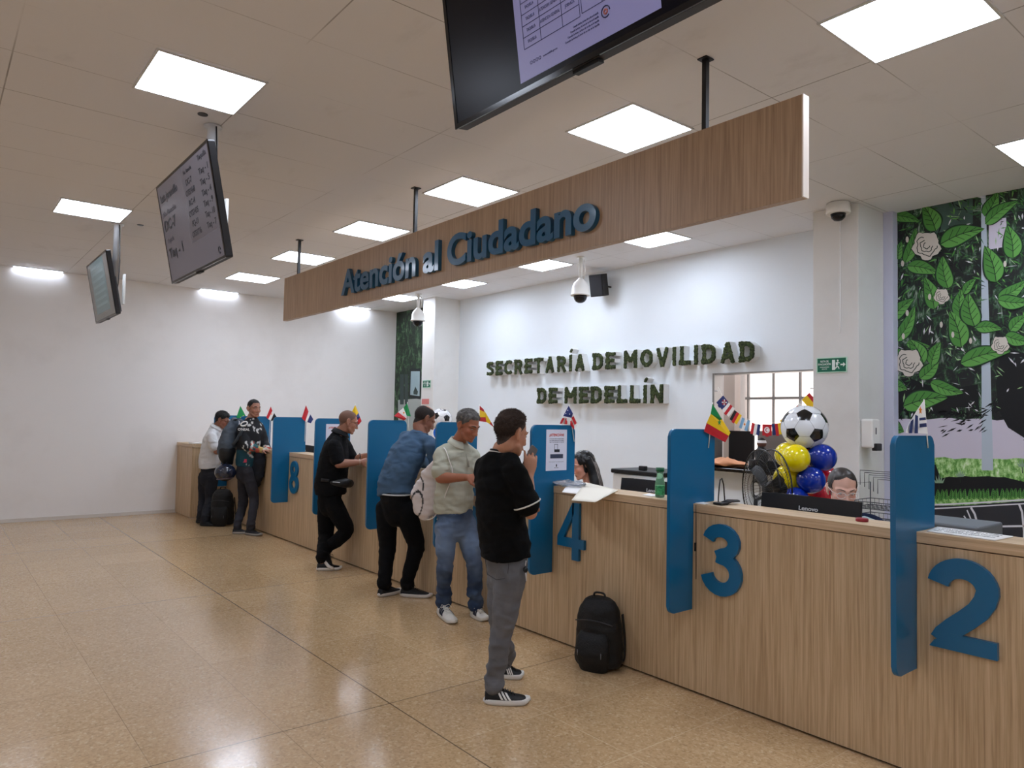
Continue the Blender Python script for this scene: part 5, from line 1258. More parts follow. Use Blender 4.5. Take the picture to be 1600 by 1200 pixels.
def shoe(heel, toe, root, upper, sole, stripes=None, up=(0, 0, 1), s=1.0, wid=.098, laces=None, high=False, lift=0):
    """heel and toe are on the ground, in world space; the sole is a part of its own"""
    h = Vector(heel); t = Vector(toe); L_ = (t-h).length; f = (t-h).normalized(); u = Vector(up); u = (u-f*u.dot(f)).normalized(); r = f.cross(u)
    M_ = Matrix.Translation(h) @ Matrix((r, f, u)).transposed().to_4x4()
    def halfw(y): y = y/L_; return wid/2*(.70+.34*math.sin(min(1, max(0, y))**.9*PI*.92-.15)) * (math.sqrt(max(0, 1-((y-.80)/.2)**2)) if y > .8 else (math.sqrt(max(0, 1-((.1-y)/.1)**2)) if y < .1 else 1))
    N = 18; ys = [L_*(.002+(.996)*(i/N)) for i in range(N+1)]
    b = B(); rings = []
    outl = [(halfw(y), y) for y in ys]+[(-halfw(y), y) for y in ys[::-1]]
    lvl = [(.0, .93), (.012, 1.02), (.022, 1.0), (.030, .97)]
    for z, k in lvl: rings.append([b.verts.new(M_ @ Vector((x*k, L_/2+(y-L_/2)*k, z+.001+(.010 if y > L_*.88 else 0)*((y/L_-.88)/.12 if y > L_*.88 else 0)))) for x, y in outl])
    n = len(outl)
    for i in range(len(rings)-1):
        for k in range(n): f_ = b.faces.new((rings[i][k], rings[i][(k+1) % n], rings[i+1][(k+1) % n], rings[i+1][k])); f_.smooth = True
    b.faces.new(rings[0][::-1]); b.faces.new(rings[-1]); bmesh.ops.recalc_face_normals(b, faces=b.faces)
    e = empty('shoe', (0, 0, 0)); e.parent = root; e.location = root.matrix_basis.inverted() @ h
    mk('sole', b, sole, e)
    # upper: lofted sections from heel to toe
    b = B(); secs = []
    prof = [(.03, .062), (.08, .082), (.18, .085), (.30, .083), (.42, .074), (.55, .060), (.68, .050), (.80, .044), (.90, .038), (.97, .028)]
    if high: prof = [(a_, c_+(.02 if a_ < .35 else 0)) for a_, c_ in prof]
    for fy, hz in prof:
        y = fy*L_; w_ = halfw(y)*.94; sec = []
        top = .55 if fy < .45 else .75
        for k in range(13):
            a = PI*k/12; cx_ = math.cos(a); cz = math.sin(a)
            sec.append(b.verts.new(M_ @ Vector((w_*(abs(cx_)**.75)*(1 if cx_ > 0 else -1)*(1-(1-top)*cz**3), y, .022+(hz-.022)*cz**.8))))
        secs.append(sec)
    for i in range(len(secs)-1):
        for k in range(12): f_ = b.faces.new((secs[i][k], secs[i][k+1], secs[i+1][k+1], secs[i+1][k])); f_.smooth = True
        f_ = b.faces.new((secs[i][12], secs[i][0], secs[i+1][0], secs[i+1][12]))
    b.faces.new(secs[0]); b.faces.new(secs[-1][::-1]); bmesh.ops.recalc_face_normals(b, faces=b.faces)
    up_o = mk('upper', b, upper, e)
    if stripes:
        b = B()
        for sx in (1, -1):
            for k in range(3):
                y0 = L_*(.36+.085*k)
                def sp_(dy, cz):
                    y = y0+dy*L_/.29; fy = y/L_; w_ = halfw(y)*.94; hz = .085+(.05-.085)*max(0, min(1, (fy-.3)/.38)); cx_ = math.sqrt(max(0, 1-cz*cz))
                    return M_ @ Vector((sx*(w_*cx_**.75*(1-.35*cz**3)+.0042), y, .0235+(hz-.022)*cz**.8))
                for q in range(6):
                    z0, z1 = .15+.12*q, .15+.12*(q+1); sl = -.040
                    P4 = [sp_(.004+sl*(z0-.15), z0), sp_(.018+sl*(z0-.15), z0), sp_(.018+sl*(z1-.15), z1), sp_(.004+sl*(z1-.15), z1)]
                    poly(b, P4 if sx < 0 else P4[::-1], 0, thick=M_.to_3x3() @ Vector((-sx*.004, 0, 0)))
        mk('stripes', b, stripes, e)
    if laces:
        b = B()
        for k in range(5):
            y = L_*(.42+.055*k); hz = .078-.0065*k
            tube(b, [M_ @ Vector((x, y+.004*(1 if x > 0 else -1), hz-.6*x*x/.02*.02+(.003))) for x in (-.026, -.012, 0, .012, .026)], .0028, 6)
        tube(b, [M_ @ Vector(q) for q in ((0, L_*.40, .087), (.03, L_*.38, .1), (.045, L_*.42, .082), (.02, L_*.41, .088), (-.03, L_*.38, .1), (-.045, L_*.43, .08))], .0025, 6)
        mk('laces', b, laces, e)
    return e
M_cloth = lambda n, c, **k: mat(n, c, .9, bump=.3, bscale=900, spec=.25, wrinkle=.4, **k)

def person(name_root, label, base, spec):
    """spec holds joints in world space; the root sits on the floor"""
    root = empty('person', base, label, 'person')
    S = spec; s = S.get('s', 1.0)
    HM = headframe(S['head'], S['face'], S.get('hup', (0, 0, 1)), s)
    nb = Vector(S['neck']); pel = Vector(S['pelvis']); ch = Vector(S['chest'])
    shL, shR = Vector(S['shL']), Vector(S['shR']); ax = (shR-shL).normalized()
    hipax = Vector(S.get('hipax', ax)).normalized()
    # ---- skin body
    b = B(); add_head(b, HM, S.get('ear', 1.0))
    nr = S.get('neckr', 1.0); limb(b, [HM @ Vector((0, -.03, -.02)), HM @ Vector((0, -.026, -.07)), nb+Vector((0, 0, .02)), nb-(nb-ch)*.25], [.051*s*nr, .050*s*nr, .055*s*nr, .068*s])
    limb(b, [nb-(nb-ch)*.2, ch, (ch+pel)/2, pel], [(.10*s, .07*s), (.125*s, .085*s), (.11*s, .08*s), (.12*s, .085*s)], 18, ax)
    for sd, sh in (('L', shL), ('R', shR)):
        limb(b, [nb-(nb-ch)*.3, sh*.85+nb*.15, sh], [.05*s, .048*s, .045*s])
        el, wr = S.get('el'+sd), S.get('wr'+sd)
        if el is not None:
            el, wr = Vector(el), Vector(wr); a_ = S.get('armr', 1.0)
            limb(b, [sh, sh*.5+el*.5, el], [.046*s*a_, .044*s*a_, .038*s*a_]); limb(b, [el, el*.72+wr*.28, el*.35+wr*.65, wr], [.038*s*a_, .040*s*a_, .031*s*a_, (.027*s)])
            hd = S.get('hand'+sd)
            if hd: add_hand(b, wr, hd[0], hd[1], hd[2], s*.98, **(hd[3] if len(hd) > 3 else {}))
    for sd in 'LR':
        if S.get('kn'+sd) is None: continue
        hp = Vector(S['hip'+sd]); kn = Vector(S['kn'+sd]); an = Vector(S['an'+sd])
        limb(b, [hp, hp*.5+kn*.5, kn, kn*.6+an*.4, an, an-Vector((0, 0, .015))], [.07*s, .058*s, .042*s, .036*s, .029*s, .029*s])
    vx = S.get('voxel', .0058)
    b = remesh(b, vx, 2, .5)
    global BVH; BVH = BVHTree.FromBMesh(b)
    me = D.meshes.new('body'); b.to_mesh(me); b.free()
    setcol(me, skin_colour(HM, S['tone'], S.get('beard', 0)))
    mk('body', me, skin_mat('skin_'+S['tone'], S['tone']), root, smooth=True)
    if S.get('face_parts', True): head_extras(HM, root, brow=S.get('brow', '#2a211c'), eyes=S.get('eyes', True), bt=S.get('bt', 1.0))
    # ---- shirt
    if 'shirt' in S:
        b = B(); W_ = S['torso']   # list of (point, half width, half depth)
        tube(b, interp([p for p, a, c in W_], 5), lerp_r([(a, c) for p, a, c in W_], 5), 26, ref=ax, round_ends=False)
        for sd, sh in (('L', shL), ('R', shR)):
            slv = S['sleeve'+sd] if 'sleeve'+sd in S else None
            limb(b, [nb-(nb-ch)*.25, nb*.35+sh*.65+Vector((0, 0, .004)), sh], [.055*s, .058*s, .062*s])
            if slv: limb(b, *slv)
        b = remesh(b, .0095, 4, .5)
        # cut the hem flat: drop everything below the first torso ring
        folds(b, S.get('fold', .010), zs=S.get('shz'), seed=S.get('seed', 1))
        me = D.meshes.new('shirt'); b.to_mesh(me); b.free()
        if 'shirt_col' in S: setcol(me, S['shirt_col'])
        mk(S.get('shirt_name', 'shirt'), me, S['shirt'], root, smooth=True)
    if 'legs' in S:
        b = B(); hL, hR = Vector(S['hipL']), Vector(S['hipR'])
        wt = Vector(S['waist']); lw = S.get('legw', 1.0)
        limb(b, [wt+Vector((0, 0, .03)), pel+Vector((0, 0, .0)), (hL+hR)/2-Vector((0, 0, .03))], [(.155*s*lw, .115*s*lw), (.17*s*lw, .125*s*lw), (.155*s*lw, .115*s*lw)], 24, hipax)
        for sd in 'LR':
            hp = Vector(S['hip'+sd]); kn = Vector(S['kn'+sd]); an = Vector(S['an'+sd]); kb = S.get('kb', (0, 0, 0))
            rs = S.get('legr', [.098, .09, .068, .064, .058, .062])
            limb(b, [hp, hp*.5+kn*.5, kn, kn*.55+an*.45, an+Vector((0, 0, .05)), an+Vector((0, 0, S.get('cuff', .0)))], [r*s*lw for r in rs], 18)
        b = remesh(b, .0095, 3, .5)
        kz = Vector(S['knL']).z; az = Vector(S['anL']).z
        folds(b, S.get('lfold', .014), zs=[(kz, .07, .6), (az+.06, .10, 1.2), (pel.z-.05, .08, .4)], seed=S.get('seed', 1)+5)
        me = D.meshes.new('trousers'); b.to_mesh(me); b.free()
        if 'legs_col' in S: setcol(me, S['legs_col'])
        mk('trousers', me, S['legs'], root, smooth=True)
    return root, HM
def glasses(HM, root, m, r=.021, full=True):
    R = HM.to_3x3(); s = R.col[0].length; e = None
    for sx in (1, -1):
        b = B(); tube(b, [HM @ Vector((sx*.032+r*1.1*math.cos(a), .098-.25*abs(r*math.cos(a)+sx*sx*.0)*.6-.0, .0+r*.8*math.sin(a))) for a in [i*PI/10 for i in range(21)]], .0016*s, 6); mk('glasses_rim', b, m, root)
        b = B(); tube(b, [HM @ Vector(p) for p in ((sx*.054, .088, .006), (sx*.074, .06, .010), (sx*.082, .0, .014), (sx*.082, -.02, .004))], .0015*s, 6); mk('glasses_temple', b, m, root)
    b = B(); tube(b, [HM @ Vector(p) for p in ((-.011, .097, .002), (0, .1, .006), (.011, .097, .002))], .0015*s, 6); mk('glasses_bridge', b, m, root)
def collar(nb, up, f, rad, h, m, root, s=1, open_=.35, name='collar', col2=None):
    """fold-over polo collar around the neck base"""
    up = Vector(up).normalized(); f = Vector(f); f = (f-up*f.dot(up)).normalized(); r = f.cross(up); b = B(); n = 28; V = []
    for i in range(n+1):
        a = open_+(2*PI-2*open_)*i/n; d = f*math.cos(a)+r*math.sin(a); drop = .02*math.cos(a)
        ring = []
        for (rr, z) in ((rad*.98, -.02), (rad*1.0, h), (rad*1.06, h+.004), (rad*1.5, -.002-.014*max(0, math.cos(a))), (rad*1.48, -.010-.014*max(0, math.cos(a)))):
            ring.append(b.verts.new(Vector(nb)+d*rr+up*(z-drop)))
        V.append(ring)
    for i in range(n):
        for k in range(4): fc_ = b.faces.new((V[i][k], V[i+1][k], V[i+1][k+1], V[i][k+1])); fc_.smooth = True
        b.faces.new((V[i][4], V[i+1][4], V[i+1][0], V[i][0]))
    b.faces.new(V[0]); b.faces.new(V[-1][::-1])
    mk(name, b, m, root)
Z = Vector((0, 0, 1))
def G(px, py): return PL(px, py, 2, 0.0)
DIRR = Vector((cr.x, cr.y, 0)).normalized(); DIRF = Vector((cf.x, cf.y, 0)).normalized()     # right and away, on the floor
def body_dir(a):   # a in degrees: 0 faces image right, 90 faces away
    a = math.radians(a); return (DIRR*math.cos(a)+DIRF*math.sin(a)).normalized()

# ================= A: man in black tee and grey jeans with a phone
d = 4.10
fA = body_dir(32); rA = fA.cross(Z)     # his right side
tone = '#bf8a6e'
nbA = W(784, 709, d); chA = W(783, 765, d); pelA = W(791, 872, d)
shR = W(803, 735, d-.13); shL = W(758, 731, d+.14)
elR = W(829, 801, d-.13); wrR = W(826, 745, d-.03)
elL = W(766, 806, d+.22); wrL = W(812, 790, d+.34)
heelN, toeN = G(755, 1098), G(829, 1099); heelF, toeF = G(778, 1058), G(819, 1059)
base = (heelN+toeF)/2
hipR, hipL = W(798, 893, d-.06), W(784, 890, d+.09)
knR, knL = W(786, 982, d-.05), W(781, 978, d+.12)
anR = heelN+Vector((0, 0, .10))+(toeN-heelN)*.22; anL = heelF+Vector((0, 0, .10))+(toeF-heelF)*.22
def colA(co):
    """black tee with white tipping on neck and cuffs"""
    k = 0
    q = (co-elR); u_ = (elR-shR).normalized(); t = (co-shR).dot(u_); 
    if abs(t-(elR-shR).length*.74) < .0065 and (co-(shR+u_*t)).length < .12: k = 1
    return (.62, .60, .57, 1) if k else (.0045, .0045, .005, 1)
root, HM = person('a', 'man in black t-shirt and grey jeans holding a phone to his mouth', base, dict(
    head=W(799, 679, d-.01), face=fA*.92-rA*.12+Vector((0, 0, -.22)), hup=Z, neck=nbA, chest=chA, pelvis=pelA, shL=shL, shR=shR, elR=elR, wrR=wrR, elL=elL, wrL=wrL,
    handR=(Z*.9+fA*.1-rA*.0, -rA*.5+fA*.2-Z*.0+DIRF*.4, 1, dict(curl=.30, thumb=.9, fing=(.25, .32, .38, .45))), handL=(fA, -Z, 1, dict(curl=.4)),
    hipL=hipL, hipR=hipR, knL=knL, knR=knR, anL=anL, anR=anR, waist=W(790, 862, d), tone=tone, brow='#4a382c', voxel=.005,
    torso=[(W(790, 869, d), .165, .132), (W(789, 855, d), .17, .135), (W(785, 825, d), .163, .128), (W(780, 790, d), .162, .125), (W(779, 757, d), .172, .12), (W(780, 731, d), .158, .105), (W(783, 717, d), .105, .085), (W(785, 706, d), .066, .064)],
    sleeveR=([shR, shR*.55+elR*.45, shR*.22+elR*.78], [.066, .070, .073]), sleeveL=([shL, shL*.5+elL*.5, shL*.2+elL*.8], [.066, .068, .07]),
    shirt=mat('tee_black', '#0a0a0b', .9, bump=.3, bscale=700, spec=.2, wrinkle=.5), shirt_name='t_shirt', fold=.019,
    legs=mat('jeans_grey', '#686a6f', .85, bump=.4, bscale=500, var=.15, vscale=6, wrinkle=.4), legw=.87, legr=[.102, .093, .072, .066, .060, .064], lfold=.026, seed=2))
hm = hair_mesh(HM, short_mask(.086, -.012, -.085, .045, .02), lambda p: .0012+.004*max(0, min(1, (p.z+.02)/.06))+.010*max(0, min(1, (p.z-.06)/.045)), n=6500, length=.014, rough=.004, seed=4, direction=lambda p: Vector((0, .5, .5)) if p.z > .08 else Vector((0, -.3, -.6)))
mk('hair', hm, mat('hair_brown', '#3c2e26', .7), root)
b = B(); up_n = (Vector(HM.translation)-nbA).normalized()
for k, (mm, rr, zz) in enumerate(((mat('tip_white', '#d9d6d0', .8), .069, -.006), (M_fb, .064, .004))):
    b = B(); tube(b, [nbA+Z*zz+fA*(rr*1.08*math.cos(a)+.004)-rA*(rr*.98*math.sin(a))+Z*(-.022*math.cos(a)) for a in [i*PI/16 for i in range(33)]], .0045, 8); mk('neck_trim', b, mm, root, smooth=True)
u_ = (elR-shR).normalized(); b = B(); cc = shR+(elR-shR)*.80; a1 = u_.orthogonal().normalized(); a2 = u_.cross(a1)
tube(b, [cc+a1*(.0765*math.cos(a))+a2*(.0765*math.sin(a)) for a in [i*PI/16 for i in range(33)]], .0042, 8); mk('cuff_trim', b, _m['tip_white'], root, smooth=True)
shoe(heelN, toeN, root, mat('shoe_black', '#0d0d0f', .55), mat('sole_white', '#dedcd8', .5), mat('stripe_white', '#e8e6e2', .5), laces=M_fb)
shoe(heelF, toeF, root, _m['shoe_black'], _m['sole_white'], _m['stripe_white'], laces=M_fb)
# jeans details: back pocket, side seam, key ring
b = B(); 
for pts in ([(758, 873), (761, 897), (776, 906), (793, 903), (795, 880)], ):
    tube(b, [W(x, y, d-.155+abs(x-790)*.0026) for x, y in pts], .0016, 5)
mk('pocket_seam', b, mat('seam_dark', '#333339', .8), root)
e = empty('key_ring', W(821, 880, d-.12), 'black key fob and metal keys hanging at the hip of the man in grey jeans', 'keys')
b = B(); ell(b, W(821, 890, d-.135), (.014, .014, .017)); mk('fob', b, M_blk, e)
b = B(); tube(b, [W(822, 876, d-.13), W(821, 884, d-.135)], .003, 6); mk('clip', b, M_steel, e)
b = B(); tube(b, [W(821.5, 893, d-.135), W(822.5, 908, d-.135)], [(.006, .0015), (.003, .0015)], 8); mk('key', b, M_steel, e)
# phone
e = empty('mobile_phone', W(829, 712, d+.0), 'mobile phone held upright in front of the mouth of the man in black t-shirt', 'phone')
p0, p1 = W(819, 733, d-.005), W(835, 700, d+.03); ax_ = (p1-p0).normalized(); nn = (DIRR*.75-DIRF*.25+Z*.35); nn = (nn-ax_*nn.dot(ax_)).normalized(); sd_ = ax_.cross(nn)
PM = Matrix.Translation((p0+p1)/2) @ Matrix((sd_, ax_, nn)).transposed().to_4x4()
b = B(); prism(b, rrect(-.036, -.074, .036, .074, .01, 4), -.005, .004, PM, bevel=.0015); mk('case', b, mat('phone_case', '#7d7674', .35, metal=.3), e)
b = B(); prism(b, rrect(-.033, -.071, .033, .071, .008, 4), -.0058, -.005, PM); mk('glass', b, M_blkg, e)

# ================= B: grey-haired man in pale polo and blue jeans
d = 5.77
fB = body_dir(-38); rB = fB.cross(Z); tone = '#9a6046'
nbB = W(717, 694, d); chB = W(712, 740, d); pelB = W(710, 800, d)
shR = W(690, 711, d-.06); shL = W(738, 712, d+.05)
elR = W(688, 747, d-.14); wrR = W(729, 746, d-.27)
elL = W(744, 745, d+.0); wrL = W(752, 741, d-.2)
hR, tR = G(687, 957), G(710, 977); hL, tL = G(738, 962), G(762, 972)
anR = hR+Z*.10+(tR-hR)*.2; anL = hL+Z*.10+(tL-hL)*.2
hipR, hipL = W(697, 818, d-.05), W(727, 818, d+.05); knR, knL = W(695, 882, d-.06), W(741, 880, d-.02)
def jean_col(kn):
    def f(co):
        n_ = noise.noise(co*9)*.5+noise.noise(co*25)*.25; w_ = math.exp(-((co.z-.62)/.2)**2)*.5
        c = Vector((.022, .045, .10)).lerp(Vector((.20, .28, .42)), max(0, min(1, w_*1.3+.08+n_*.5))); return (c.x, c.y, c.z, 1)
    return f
root, HM = person('b', 'grey-haired man in pale polo shirt and blue jeans looking down at the counter', (hR+tL)/2, dict(
    head=W(731, 666, d-.05), face=fB+Vector((0, 0, -.38)), hup=Z, neck=nbB, chest=chB, pelvis=pelB, shL=shL, shR=shR, elR=elR, wrR=wrR, elL=elL, wrL=wrL,
    handR=(fB*.8-rB*.4, -Z*.5-rB*.6, -1, dict(curl=.5)), handL=(fB*.7+rB*.3, rB*.8, 1, dict(curl=.5)), hipL=hipL, hipR=hipR, knL=knL, knR=knR, anL=anL, anR=anR, waist=W(710, 795, d), tone=tone, armr=1.08, brow='#3a3431',
    torso=[(W(709, 800, d), .158, .122), (W(709, 785, d), .162, .127), (W(710, 762, d), .155, .122), (W(712, 735, d), .165, .12), (W(714, 712, d), .172, .112), (W(716, 701, d), .12, .09), (W(717, 692, d), .07, .065)],
    sleeveR=([shR, shR*.5+elR*.5, shR*.28+elR*.72], [.066, .068, .072]), sleeveL=([shL, shL*.5+elL*.5, shL*.25+elL*.75], [.064, .066, .07]),
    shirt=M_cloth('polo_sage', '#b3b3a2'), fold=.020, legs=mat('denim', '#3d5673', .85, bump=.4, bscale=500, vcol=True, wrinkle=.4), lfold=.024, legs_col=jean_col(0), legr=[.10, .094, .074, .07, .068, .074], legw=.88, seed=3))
hm = hair_mesh(HM, short_mask(.074, -.008, -.075, .02, .02), lambda p: .003+.012*max(0, min(1, (p.z-.02)/.06)), n=3600, length=.012, rough=.006, seed=6)
mk('hair', hm, mat('hair_grey', '#5d5a57', .75, var=.35, vscale=40), root)
collar(nbB+Z*.004, (nbB-chB)+Z*.2, fB, .062, .032, mat('polo_collar', '#b9b9a8', .85), root, open_=.3)
b = B(); q0 = nbB+fB*.075-Z*.03; tube(b, [q0, chB+fB*.138+Z*.06], [(.012, .003), (.012, .003)], 8, ref=rB); mk('placket', b, mat('polo_dark', '#9b9a8b', .85), root)
for h_, t_ in ((hR, tR), (hL, tL)): shoe(h_, t_, root, mat('shoe_white', '#d9d5cd', .55), mat('sole_offwhite', '#cfcac0', .6), mat('stripe_navy', '#16192b', .6), laces=mat('lace_white', '#e4e1da', .7))
# drawstring bag on his back
e = empty('drawstring_bag', W(668, 760, d+.1), 'white drawstring bag with black curved lines hanging behind the grey-haired man', 'bag')
b = B(); limb(b, [W(680, 722, d+.0), W(672, 745, d+.02), W(667, 772, d+.02), W(665, 798, d+.02), W(664, 806, d+.02)], [(.02, .02), (.08, .035), (.125, .055), (.10, .05), (.05, .03)], 22, ref=DIRR*.95+DIRF*.2)
b = remesh(b, .009, 3); folds(b, .022, seed=9)
def bagc(co):
    dd = (co-CAM); z_ = dd.dot(cf); px = 800+1131.1*dd.dot(cr)/z_; py = 600-1131.1*dd.dot(cu)/z_
    x = (px-665); y = (py-765)
    k = abs(math.hypot(x*1.35+16+y*.16, (y-24)*.62)-13) < 1.4 or abs(x+4-y*.30+math.sin(y*.12)*3.5) < 1.0 and y < 2
    return (.015, .015, .017, 1) if k else (.66, .60, .58, 1)
me = D.meshes.new('bag'); b.to_mesh(me); b.free(); setcol(me, bagc); mk('bag_body', me, mat('bag_fabric', '#e0dcd8', .7, vcol=True, bump=.2, bscale=300), e, smooth=True)
for pts in ([(683, 812, .0), (690, 792, -.08), (697, 770, -.14), (707, 742, -.15), (702, 720, -.14), (694, 700, -.1), (686, 706, .02), (682, 725, .06)], [(655, 806, .02), (668, 812, .0), (680, 806, -.05), (686, 790, -.08)]):
    b = B(); tube(b, interp([W(x, y, d+o_) for x, y, o_ in pts], 5), .0042, 7); mk('cord', b, mat('cord_white', '#dedad4', .7), e)

# ================= C: bald man in blue-grey sweater leaning on the counter
d = 6.46
fC = body_dir(38); rC = fC.cross(Z); tone = '#8a5a44'
nbC = W(656, 678, d+.05); chC = W(640, 710, d+.02); pelC = W(617, 775, d-.02)
shR = W(676, 700, d-.1); shL = W(635, 686, d+.18)
elR = W(686, 737, d+.0); wrR = W(706, 726, d+.16); elL = W(660, 722, d+.36); wrL = W(690, 716, d+.45)
h1, t1 = G(591, 933), G(626, 925); h2, t2 = G(625, 931), G(676, 934)
anL = h1+Z*.10+(t1-h1)*.25; anR = h2+Z*.10+(t2-h2)*.22
hipL, hipR = W(604, 795, d+.05), W(634, 795, d-.06); knL, knR = W(605, 855, d+.06), W(650, 852, d+.0)
root, HM = person('c', 'bald man in blue-grey sweater and black trousers leaning forward over the counter', (h1+t2)/2, dict(
    head=W(663, 656, d+.1)+Z*.0, face=fC+Vector((0, 0, -.55))+rC*.15, hup=Z, neck=nbC, chest=chC, pelvis=pelC, shL=shL, shR=shR, elR=elR, wrR=wrR, elL=elL, wrL=wrL,
    handR=(fC, -Z, 1, dict(curl=.3)), handL=(fC, -Z, -1, dict(curl=.3)), hipL=hipL, hipR=hipR, knL=knL, knR=knR, anL=anL, anR=anR, waist=W(617, 765, d), tone=tone, eyes=False, face_parts=False, s=1.02, hipax=rC,
    torso=[(W(617, 774, d-.02), .187, .142), (W(618, 757, d), .19, .145), (W(626, 735, d), .185, .14), (W(636, 712, d+.02), .195, .135), (W(646, 694, d+.04), .17, .115), (W(653, 683, d+.05), .11, .085), (W(657, 674, d+.06), .065, .062)],
    sleeveR=([shR, shR*.5+elR*.5, elR, elR*.5+wrR*.5, elR*.15+wrR*.85], [.07, .066, .06, .052, .045]), sleeveL=([shL, shL*.5+elL*.5, elL, elL*.5+wrL*.5, elL*.15+wrL*.85], [.07, .064, .058, .05, .042]),
    shirt=M_cloth('sweater_blue', '#47607a'), shirt_name='sweater', fold=.020, legs=M_cloth('trousers_black', '#0a0a0d'), legr=[.10, .095, .078, .07, .062, .064], legw=.95, seed=4))
hm = hair_mesh(HM, lambda p: short_mask(.3, -.02, -.06, .02, .03)(p)*1.0 if p.z < .2 else 0, lambda p: .003, n=1200, length=.004, rough=.001, seed=7)
hm.free()
def fringe(p):
    base_ = short_mask(.09, -.01, -.08, .03, .02)(p); top = max(0, min(1, (.105-p.z)/.02)); return base_*top if p.y > -.07 else base_*max(0, min(1, (.115-p.z)/.03))
hm = hair_mesh(HM, fringe, lambda p: .0015, n=2200, length=.005, rough=.001, seed=7); mk('hair', hm, mat('hair_cropped', '#241c19', .8), root)
b = B(); tube(b, [nbC+Z*.004+fC*(.07*math.cos(a)+.0)-rC*(.068*math.sin(a))+Z*(.012*-math.cos(a)) for a in [i*PI/16 for i in range(33)]], .009, 8); mk('neckband', b, mat('sweater_rib', '#3f566e', .85), root, smooth=True)
b = B(); c_ = W(617, 771, d-.02)+Z*.0; ay = Z.cross(rC)
tube(b, [c_+rC*(.178*math.cos(a))+ay*(.133*math.sin(a)) for a in [i*PI/18 for i in range(37)]], [(.007, .004)]*37, 8, ref=Z); mk('undershirt_hem', b, mat('hem_white', '#b9bec2', .8), root)
for h_, t_ in ((h1, t1), (h2, t2)): shoe(h_, t_, root, mat('knit_black', '#121214', .7), mat('sole_grey', '#c9c2bb', .55), laces=M_fb)

# ================= D: man in black polo with waist bag, one heel raised
d = 7.60
fD = body_dir(22); rD = fD.cross(Z); tone = '#a3715a'
nbD = W(532, 677, d); chD = W(524, 715, d); pelD = W(516, 768, d)
shR = W(523, 697, d-.14); shL = W(538, 694, d+.16)
elR = W(529, 725, d-.18); wrR = W(563, 722, d-.05); elL = W(552, 722, d+.18); wrL = W(562, 713, d+.14)
h1, t1 = G(494, 891), G(535, 890)
anL = h1+Z*.10+(t1-h1)*.2
toeR = G(517, 893)+Z*.004; heelR = W(500, 866, d-.02)
anR = W(511, 862, d-.02)
hipL, hipR = W(511, 783, d+.08), W(520, 785, d-.08); knL, knR = W(509, 836, d+.08), W(541, 828, d-.05)
root, HM = person('d', 'man in black polo shirt and black trousers with waist bag, one heel raised', G(515, 892), dict(
    head=W(544, 660, d), face=fD+Vector((0, 0, -.30)), hup=Z, neck=nbD, chest=chD, pelvis=pelD, shL=shL, shR=shR, elR=elR, wrR=wrR, elL=elL, wrL=wrL,
    handR=(fD*.9+Z*.1, -Z*.3-rD*.8, -1, dict(curl=.45)), handL=(fD*.9-Z*.0, rD*.8-Z*.3, 1, dict(curl=.55)), hipL=hipL, hipR=hipR, knL=knL, knR=knR, anL=anL, anR=anR, waist=W(516, 762, d), tone=tone, armr=1.15, brow='#3a2a22', beard=.3,
    torso=[(W(517, 772, d), .175, .155), (W(517, 758, d), .18, .17), (W(519, 740, d), .178, .165), (W(522, 715, d), .185, .145), (W(525, 697, d), .175, .12), (W(529, 684, d), .115, .09), (W(532, 675, d), .07, .066)],
    sleeveR=([shR, shR*.5+elR*.5, shR*.3+elR*.7], [.072, .072, .076]), sleeveL=([shL, shL*.5+elL*.5, shL*.3+elL*.7], [.07, .07, .074]),
    shirt=M_cloth('polo_black', '#0b0b0d'), fold=.012, legs=M_cloth('cargo_black', '#08080a'), legr=[.105, .10, .084, .074, .056, .056], legw=.95, cuff=.02, seed=5))
hm = hair_mesh(HM, short_mask(.078, -.005, -.075, .04, .02), lambda p: .0006, n=900, length=.002, rough=.0003, seed=8); mk('hair', hm, mat('hair_shaved', '#6b4c3c', .7), root)
collar(nbD, (nbD-chD)+Z*.2, fD, .066, .034, mat('collar_black', '#101013', .85), root)
glasses(HM, root, M_blk)
shoe(h1, t1, root, mat('trainer_black', '#0e0e10', .6), mat('sole_bright', '#d6d2cc', .55), laces=M_fb)
shoe(heelR, toeR, root, _m['trainer_black'], _m['sole_bright'], up=Vector((fD.x*.55, fD.y*.55, .75)), laces=M_fb)
# watch
b = B(); tube(b, [wrL+fD*.0+rD*(.03*math.cos(a))+Z*(.03*math.sin(a)) for a in [i*PI/8 for i in range(17)]], .006, 6); mk('watch_strap', b, M_blk, root)
b = B(); tube(b, [wrR-fD*.01+rD*(.03*math.cos(a))+Z*(.03*math.sin(a)) for a in [i*PI/8 for i in range(17)]], .004, 6); mk('bracelet', b, mat('bracelet_pale', '#c9b9a2', .5), root)
# waist bag
e = empty('waist_bag', W(535, 754, d-.25), 'black waist bag worn at the front of the man in black polo shirt', 'waist bag')
b = B(); limb(b, [W(518, 754, d-.22), W(530, 755, d-.23), W(541, 755, d-.18), W(548, 756, d-.10)], [(.02, .018), (.036, .03), (.05, .042), (.04, .03)], 14, ref=Z); b = remesh(b, .009, 2); folds(b, .012, seed=3); mk('pouch', b, mat('nylon_black', '#101114', .5, bump=.3, bscale=200), e, smooth=True)
b = B(); tube(b, [W(520, 753, d-.262), W(526, 753.5, d-.275), W(531, 754, d-.28)], .0035, 6); mk('zip', b, M_steel, e)
b = B(); tube(b, [W(514, 751, d-.205), W(503, 750, d-.18), W(496, 749, d-.05), W(497, 748, d+.1)], [(.016, .004)]*4, 8, ref=Z); mk('belt', b, M_blk, e)
e = empty('mobile_phone', W(553, 703, d+.1), 'black phone standing on the counter in front of the man with waist bag', 'phone')
